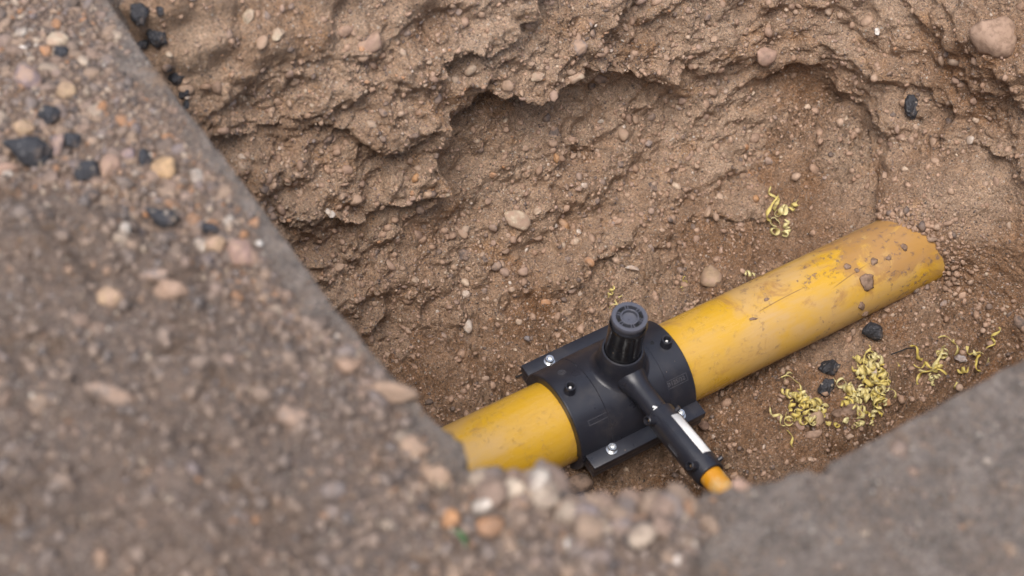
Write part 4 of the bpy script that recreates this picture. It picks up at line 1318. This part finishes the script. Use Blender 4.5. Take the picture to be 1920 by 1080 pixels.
def mud(px, py, wpx, hpx, label, seed, spin=0.0, name='mud_clod', thick=0.35):
    P_, N_ = on_main(px, py)
    z = (P_ - CAM) @ CF
    a, b = wpx * z / FP / 2, hpx * z / FP / 2
    V, F = stone_shape(3, seed, 0.4, 0.16)
    V = V / np.abs(V).max(0)
    nv = Vector(N_); xr = Vector(CR); xr = (xr - nv * xr.dot(nv)).normalized(); yr = nv.cross(xr)
    R_ = np.array(Matrix(((xr.x, yr.x, nv.x), (xr.y, yr.y, nv.y), (xr.z, yr.z, nv.z))) @ Matrix.Rotation(spin, 3, 'Z'))
    t = thick * (a + b) / 2
    me = np_mesh(name, (V * np.array([a, b, t])) @ R_.T, F, S((.19, .12, .08), .2))
    o = link(bpy.data.objects.new(name, me))
    o.location = Vector(P_ + N_ * t * 0.35)
    tag(o, label, 'clod')
mud(1625, 531, 34, 38, 'largest mud clod stuck on the side of the yellow main', 1001, 0.2)
mud(1621, 588, 16, 14, 'lowest little mud ball stuck on the yellow main', 1002, 0, thick=.6)
mud(1614, 574, 18, 24, 'mud blob just above the lowest mud ball on the main', 1003, .4)
mud(1589, 500, 16, 14, 'small mud clod up left of the largest one on the main', 1004)
mud(1606, 507, 11, 11, 'tiny round mud clod between two others on the main', 1005)
mud(1638, 490, 16, 18, 'thin mud clod above the largest one on the main', 1006)
mud(1665, 485, 14, 10, 'flat mud clod nearest the buried end of the main', 1007, .3)
mud(1436, 562, 14, 8, 'small dark mud crumb on the middle of the yellow main', 1008, .6)
mud(1412, 598, 18, 6, 'long thin mud crumb low on the middle of the main', 1009, .2)
mud(1694, 464, 15, 17, 'grey mud clod at the top of the buried end', 1010, .3)

# ------------------------------------------------------------------ plastic shavings
def ribbon_mesh(seed, coil, turns, width, pitch, straight=0.0, thick=0.00035):
    r_ = np.random.default_rng(seed)
    nseg = int(10 + turns * 14)
    pts, nrm = [], []
    ph = r_.uniform(0, 6.28)
    for i in range(nseg + 1):
        t = i / nseg
        a = ph + turns * 2 * math.pi * t
        R_ = coil * (1 + 0.35 * math.sin(3.1 * t * math.pi + ph)) * (1 - 0.25 * t)
        p = np.array([pitch * turns * t + straight * t, R_ * math.cos(a), R_ * math.sin(a)])
        p += np.array([0, 0.25 * coil * math.sin(5 * t + ph), 0.2 * straight * math.sin(3 * t)])
        pts.append(p)
        nrm.append(np.array([0.0, math.cos(a), math.sin(a)]))
    V = []
    for i, (p, q) in enumerate(zip(pts, nrm)):
        tw = 0.35 * math.sin(4.0 * i / nseg + ph)
        wd = np.array([math.cos(tw), 0, 0]) + q * math.sin(tw) * 0.5
        wd /= np.linalg.norm(wd)
        wv = width * (0.75 + 0.25 * math.sin(2.2 * i / nseg * 3 + ph)) * min(1, 0.6 + 3 * i / nseg, 0.6 + 3 * (1 - i / nseg))
        for s1, s2 in ((-1, -1), (1, -1), (1, 1), (-1, 1)):
            V.append(p + wd * s1 * wv / 2 + q * s2 * thick / 2)
    F = []
    for i in range(nseg):
        a = 4 * i
        for j in range(4):
            F.append((a + j, a + (j + 1) % 4, a + 4 + (j + 1) % 4, a + 4 + j))
    F += [(0, 3, 2, 1), (4 * nseg, 4 * nseg + 1, 4 * nseg + 2, 4 * nseg + 3)]
    return np_mesh('ribbon', np.array(V), np.array(F), M['shaving'])
RIB = [ribbon_mesh(k, *a) for k, a in enumerate([
    (0.0042, 2.2, 0.0046, 0.0068), (0.0036, 2.8, 0.0040, 0.0062), (0.0052, 1.6, 0.0054, 0.0080), (0.0052, 0.9, 0.0056, 0.008, 0.012),
    (0.0070, 0.5, 0.0056, 0.004, 0.026), (0.0046, 1.1, 0.0070, 0.0020), (0.0036, 1.8, 0.0036, 0.010, 0.006), (0.0046, 0.85, 0.0070, 0.0)])]

def shavings(label, spots, cat='shavings'):
    """spots: (px, py, lift mm, shape, scale) of each curled ribbon"""
    base, _ = pick(*spots[0][:2], 1)
    root = empty('plastic_shavings', base)
    tag(root, label, cat, 'yellow plastic shavings on the trench floor')
    for px, py, lift, shp, scl in spots:
        P_, _ = pick(px, py, 1)
        scl = scl * 1.2
        P_ = P_ + np.array([0, 0, 0.0040 * scl + lift / 1000])
        o = bpy.data.objects.new('ribbon', RIB[shp])
        o.location = Vector(P_ - base)
        o.rotation_euler = (random.uniform(0, 6.28), random.uniform(-0.9, 0.9), random.uniform(0, 6.28))
        o.scale = (scl,) * 3
        link(o, root)

def pile(cx, cy, rx, ry, n_, hmm, slant=0.0):
    out = []
    for k in range(n_):
        a, q = random.uniform(0, 6.28), math.sqrt(random.random())
        x_, y_ = rx * q * math.cos(a), ry * q * math.sin(a)
        out.append((cx + x_ + slant * y_, cy + y_, hmm * (1 - q) * random.uniform(0.3, 1), random.choice((0, 1, 2, 5, 7, 0, 2, 0, 3, 2)), random.uniform(0.7, 1.25)))
    return out
shavings('left one of the two big heaps of curled yellow plastic shavings', pile(1506, 764, 36, 32, 34, 16) + [(1478, 728, 1, 4, 1.1), (1490, 738, 3, 4, 1.0)])
shavings('right and larger one of the two big heaps of curled yellow plastic shavings', pile(1622, 745, 40, 34, 38, 17) + pile(1628, 695, 20, 28, 18, 14) + [(1660, 712, 2, 2, 1.1), (1645, 764, 1, 7, 1.2), (1572, 728, 2, 2, 1.2), (1628, 672, 4, 2, 1.0)])
shavings('single drooping curl of shaving in front of the left heap', [(1464, 812, 1, 3, 1.2), (1472, 802, 2, 6, 1.2)])
shavings('row of small tight yellow curls before the dark soil clod', [(1556, 796, 0, 5, .8), (1569, 800, 0, 5, .75), (1584, 792, 1, 5, .85), (1594, 800, 0, 1, .8)])
shavings('narrow curl standing by the slab below the right heap', [(1640, 795, 1, 1, 1.1), (1642, 782, 2, 6, 1.1), (1638, 800, 0, 0, .8)])
shavings('knotted yellow shavings with a pointed tail right of the big heaps', [(1722, 690, 2, 4, 1.4), (1735, 678, 2, 3, 1.2), (1712, 696, 1, 6, 1.2), (1722, 720, 0, 4, 1.2), (1745, 712, 1, 5, .9), (1752, 714, 0, 0, .7), (1738, 702, 1, 1, .9)])
shavings('crumpled yellow ball of shaving beside the lilac chip', [(1762, 670, 3, 5, 1.2), (1766, 674, 4, 2, 1.1), (1760, 680, 1, 0, 1.0), (1782, 665, 1, 4, 1.0)])
shavings('loose pale curls farthest towards the end wall', [(1830, 672, 2, 6, 1.5), (1838, 690, 1, 3, 1.2), (1818, 694, 0, 0, 1.0), (1850, 660, 1, 6, 1.3), (1858, 680, 0, 4, 1.2), (1822, 660, 1, 3, .9)])
shavings('yellow scrap half hidden by the near slab edge', [(1788, 725, 0, 7, 1.0)])
shavings('thin pale curl between the right heap and the knotted shavings', [(1675, 688, 0, 3, .9)])
shavings('upper pale shavings on the far floor behind the main', [(1455, 392, 2, 2, 1.2), (1465, 398, 1, 5, 1.4), (1448, 388, 1, 3, 1.3), (1474, 396, 1, 0, 1.1), (1460, 402, 2, 7, 1.3)])
shavings('lower pair of pale shavings on the far floor behind the main', [(1450, 424, 1, 7, 1.5), (1447, 438, 1, 5, 1.4), (1470, 446, 1, 0, 1.2), (1468, 440, 1, 7, 1.2), (1456, 416, 1, 4, 1.2)])
shavings('tiny pale shaving up right of the far pair', [(1488, 381, 0, 6, .9)])
shavings('small greenish curl just behind the cap of the stem', [(1140, 562, 1, 1, .9), (1146, 578, 1, 6, 1.0)])
shavings('small pale curl on the floor left of the mottled pebble', [(1276, 545, 0, 1, .8), (1278, 534, 0, 6, .8)])
shavings('small pale curl against the main right of the mottled pebble', [(1392, 514, 0, 0, .9)])

# ------------------------------------------------------------------ twigs, leaf
def twig(pts_px, rad, label, which=1):
    pts = []
    for i, (px, py) in enumerate(pts_px):
        P_, N_ = pick(px, py, which)
        pts.append(P_ + np.array([0, 0, rad * 1.2 + (0.002 if i % 2 else 0)]))
    b = B()
    b.tube([p - pts[0] for p in pts], [rad] * (len(pts) - 1) + [rad * 0.5], 7)
    o = b.build('twig', M['twig'])
    o.location = Vector(pts[0])
    tag(o, label, 'twig')
twig([(1672, 662), (1690, 661), (1702, 657), (1711, 653)], 0.0011, 'thin black twig lying between the black lump and the knotted shavings')
twig([(1276, 930), (1283, 918), (1287, 909)], 0.0017, 'short black twig on the floor below the coupler')
twig([(968, 706), (976, 707), (984, 703)], 0.0016, 'short black stick poking out beside the far flange')
twig([(1208, 898), (1203, 908)], 0.0015, 'tiny dark stick on the shaded floor under the near flange')
# a green leaf scrap in the near spoil
P_, N_ = pick(880, 1022, 2)
b = B()
row0, row1, mid = [], [], []
for i in range(7):
    t = i / 6
    wv = 0.0042 * math.sin(math.pi * (0.08 + 0.9 * t))
    z_ = 0.006 * math.sin(math.pi * t * 0.8)
    row0.append(b.bm.verts.new((0.020 * t, wv, z_ + 0.001))); mid.append(b.bm.verts.new((0.020 * t, 0, z_))); row1.append(b.bm.verts.new((0.020 * t, -wv, z_ + 0.001)))
for i in range(6):
    b.bm.faces.new((row0[i], row0[i + 1], mid[i + 1], mid[i])); b.bm.faces.new((mid[i], mid[i + 1], row1[i + 1], row1[i]))
lf = b.build('leaf', M['leaf'])
md = lf.modifiers.new('thickness', 'SOLIDIFY'); md.thickness = 0.0003
lf.location = Vector(P_ + N_ * 0.008)
lf.rotation_euler = (0.4, -0.5, 2.0)
tag(lf, 'small green leaf scrap among the near spoil stones', 'leaf')
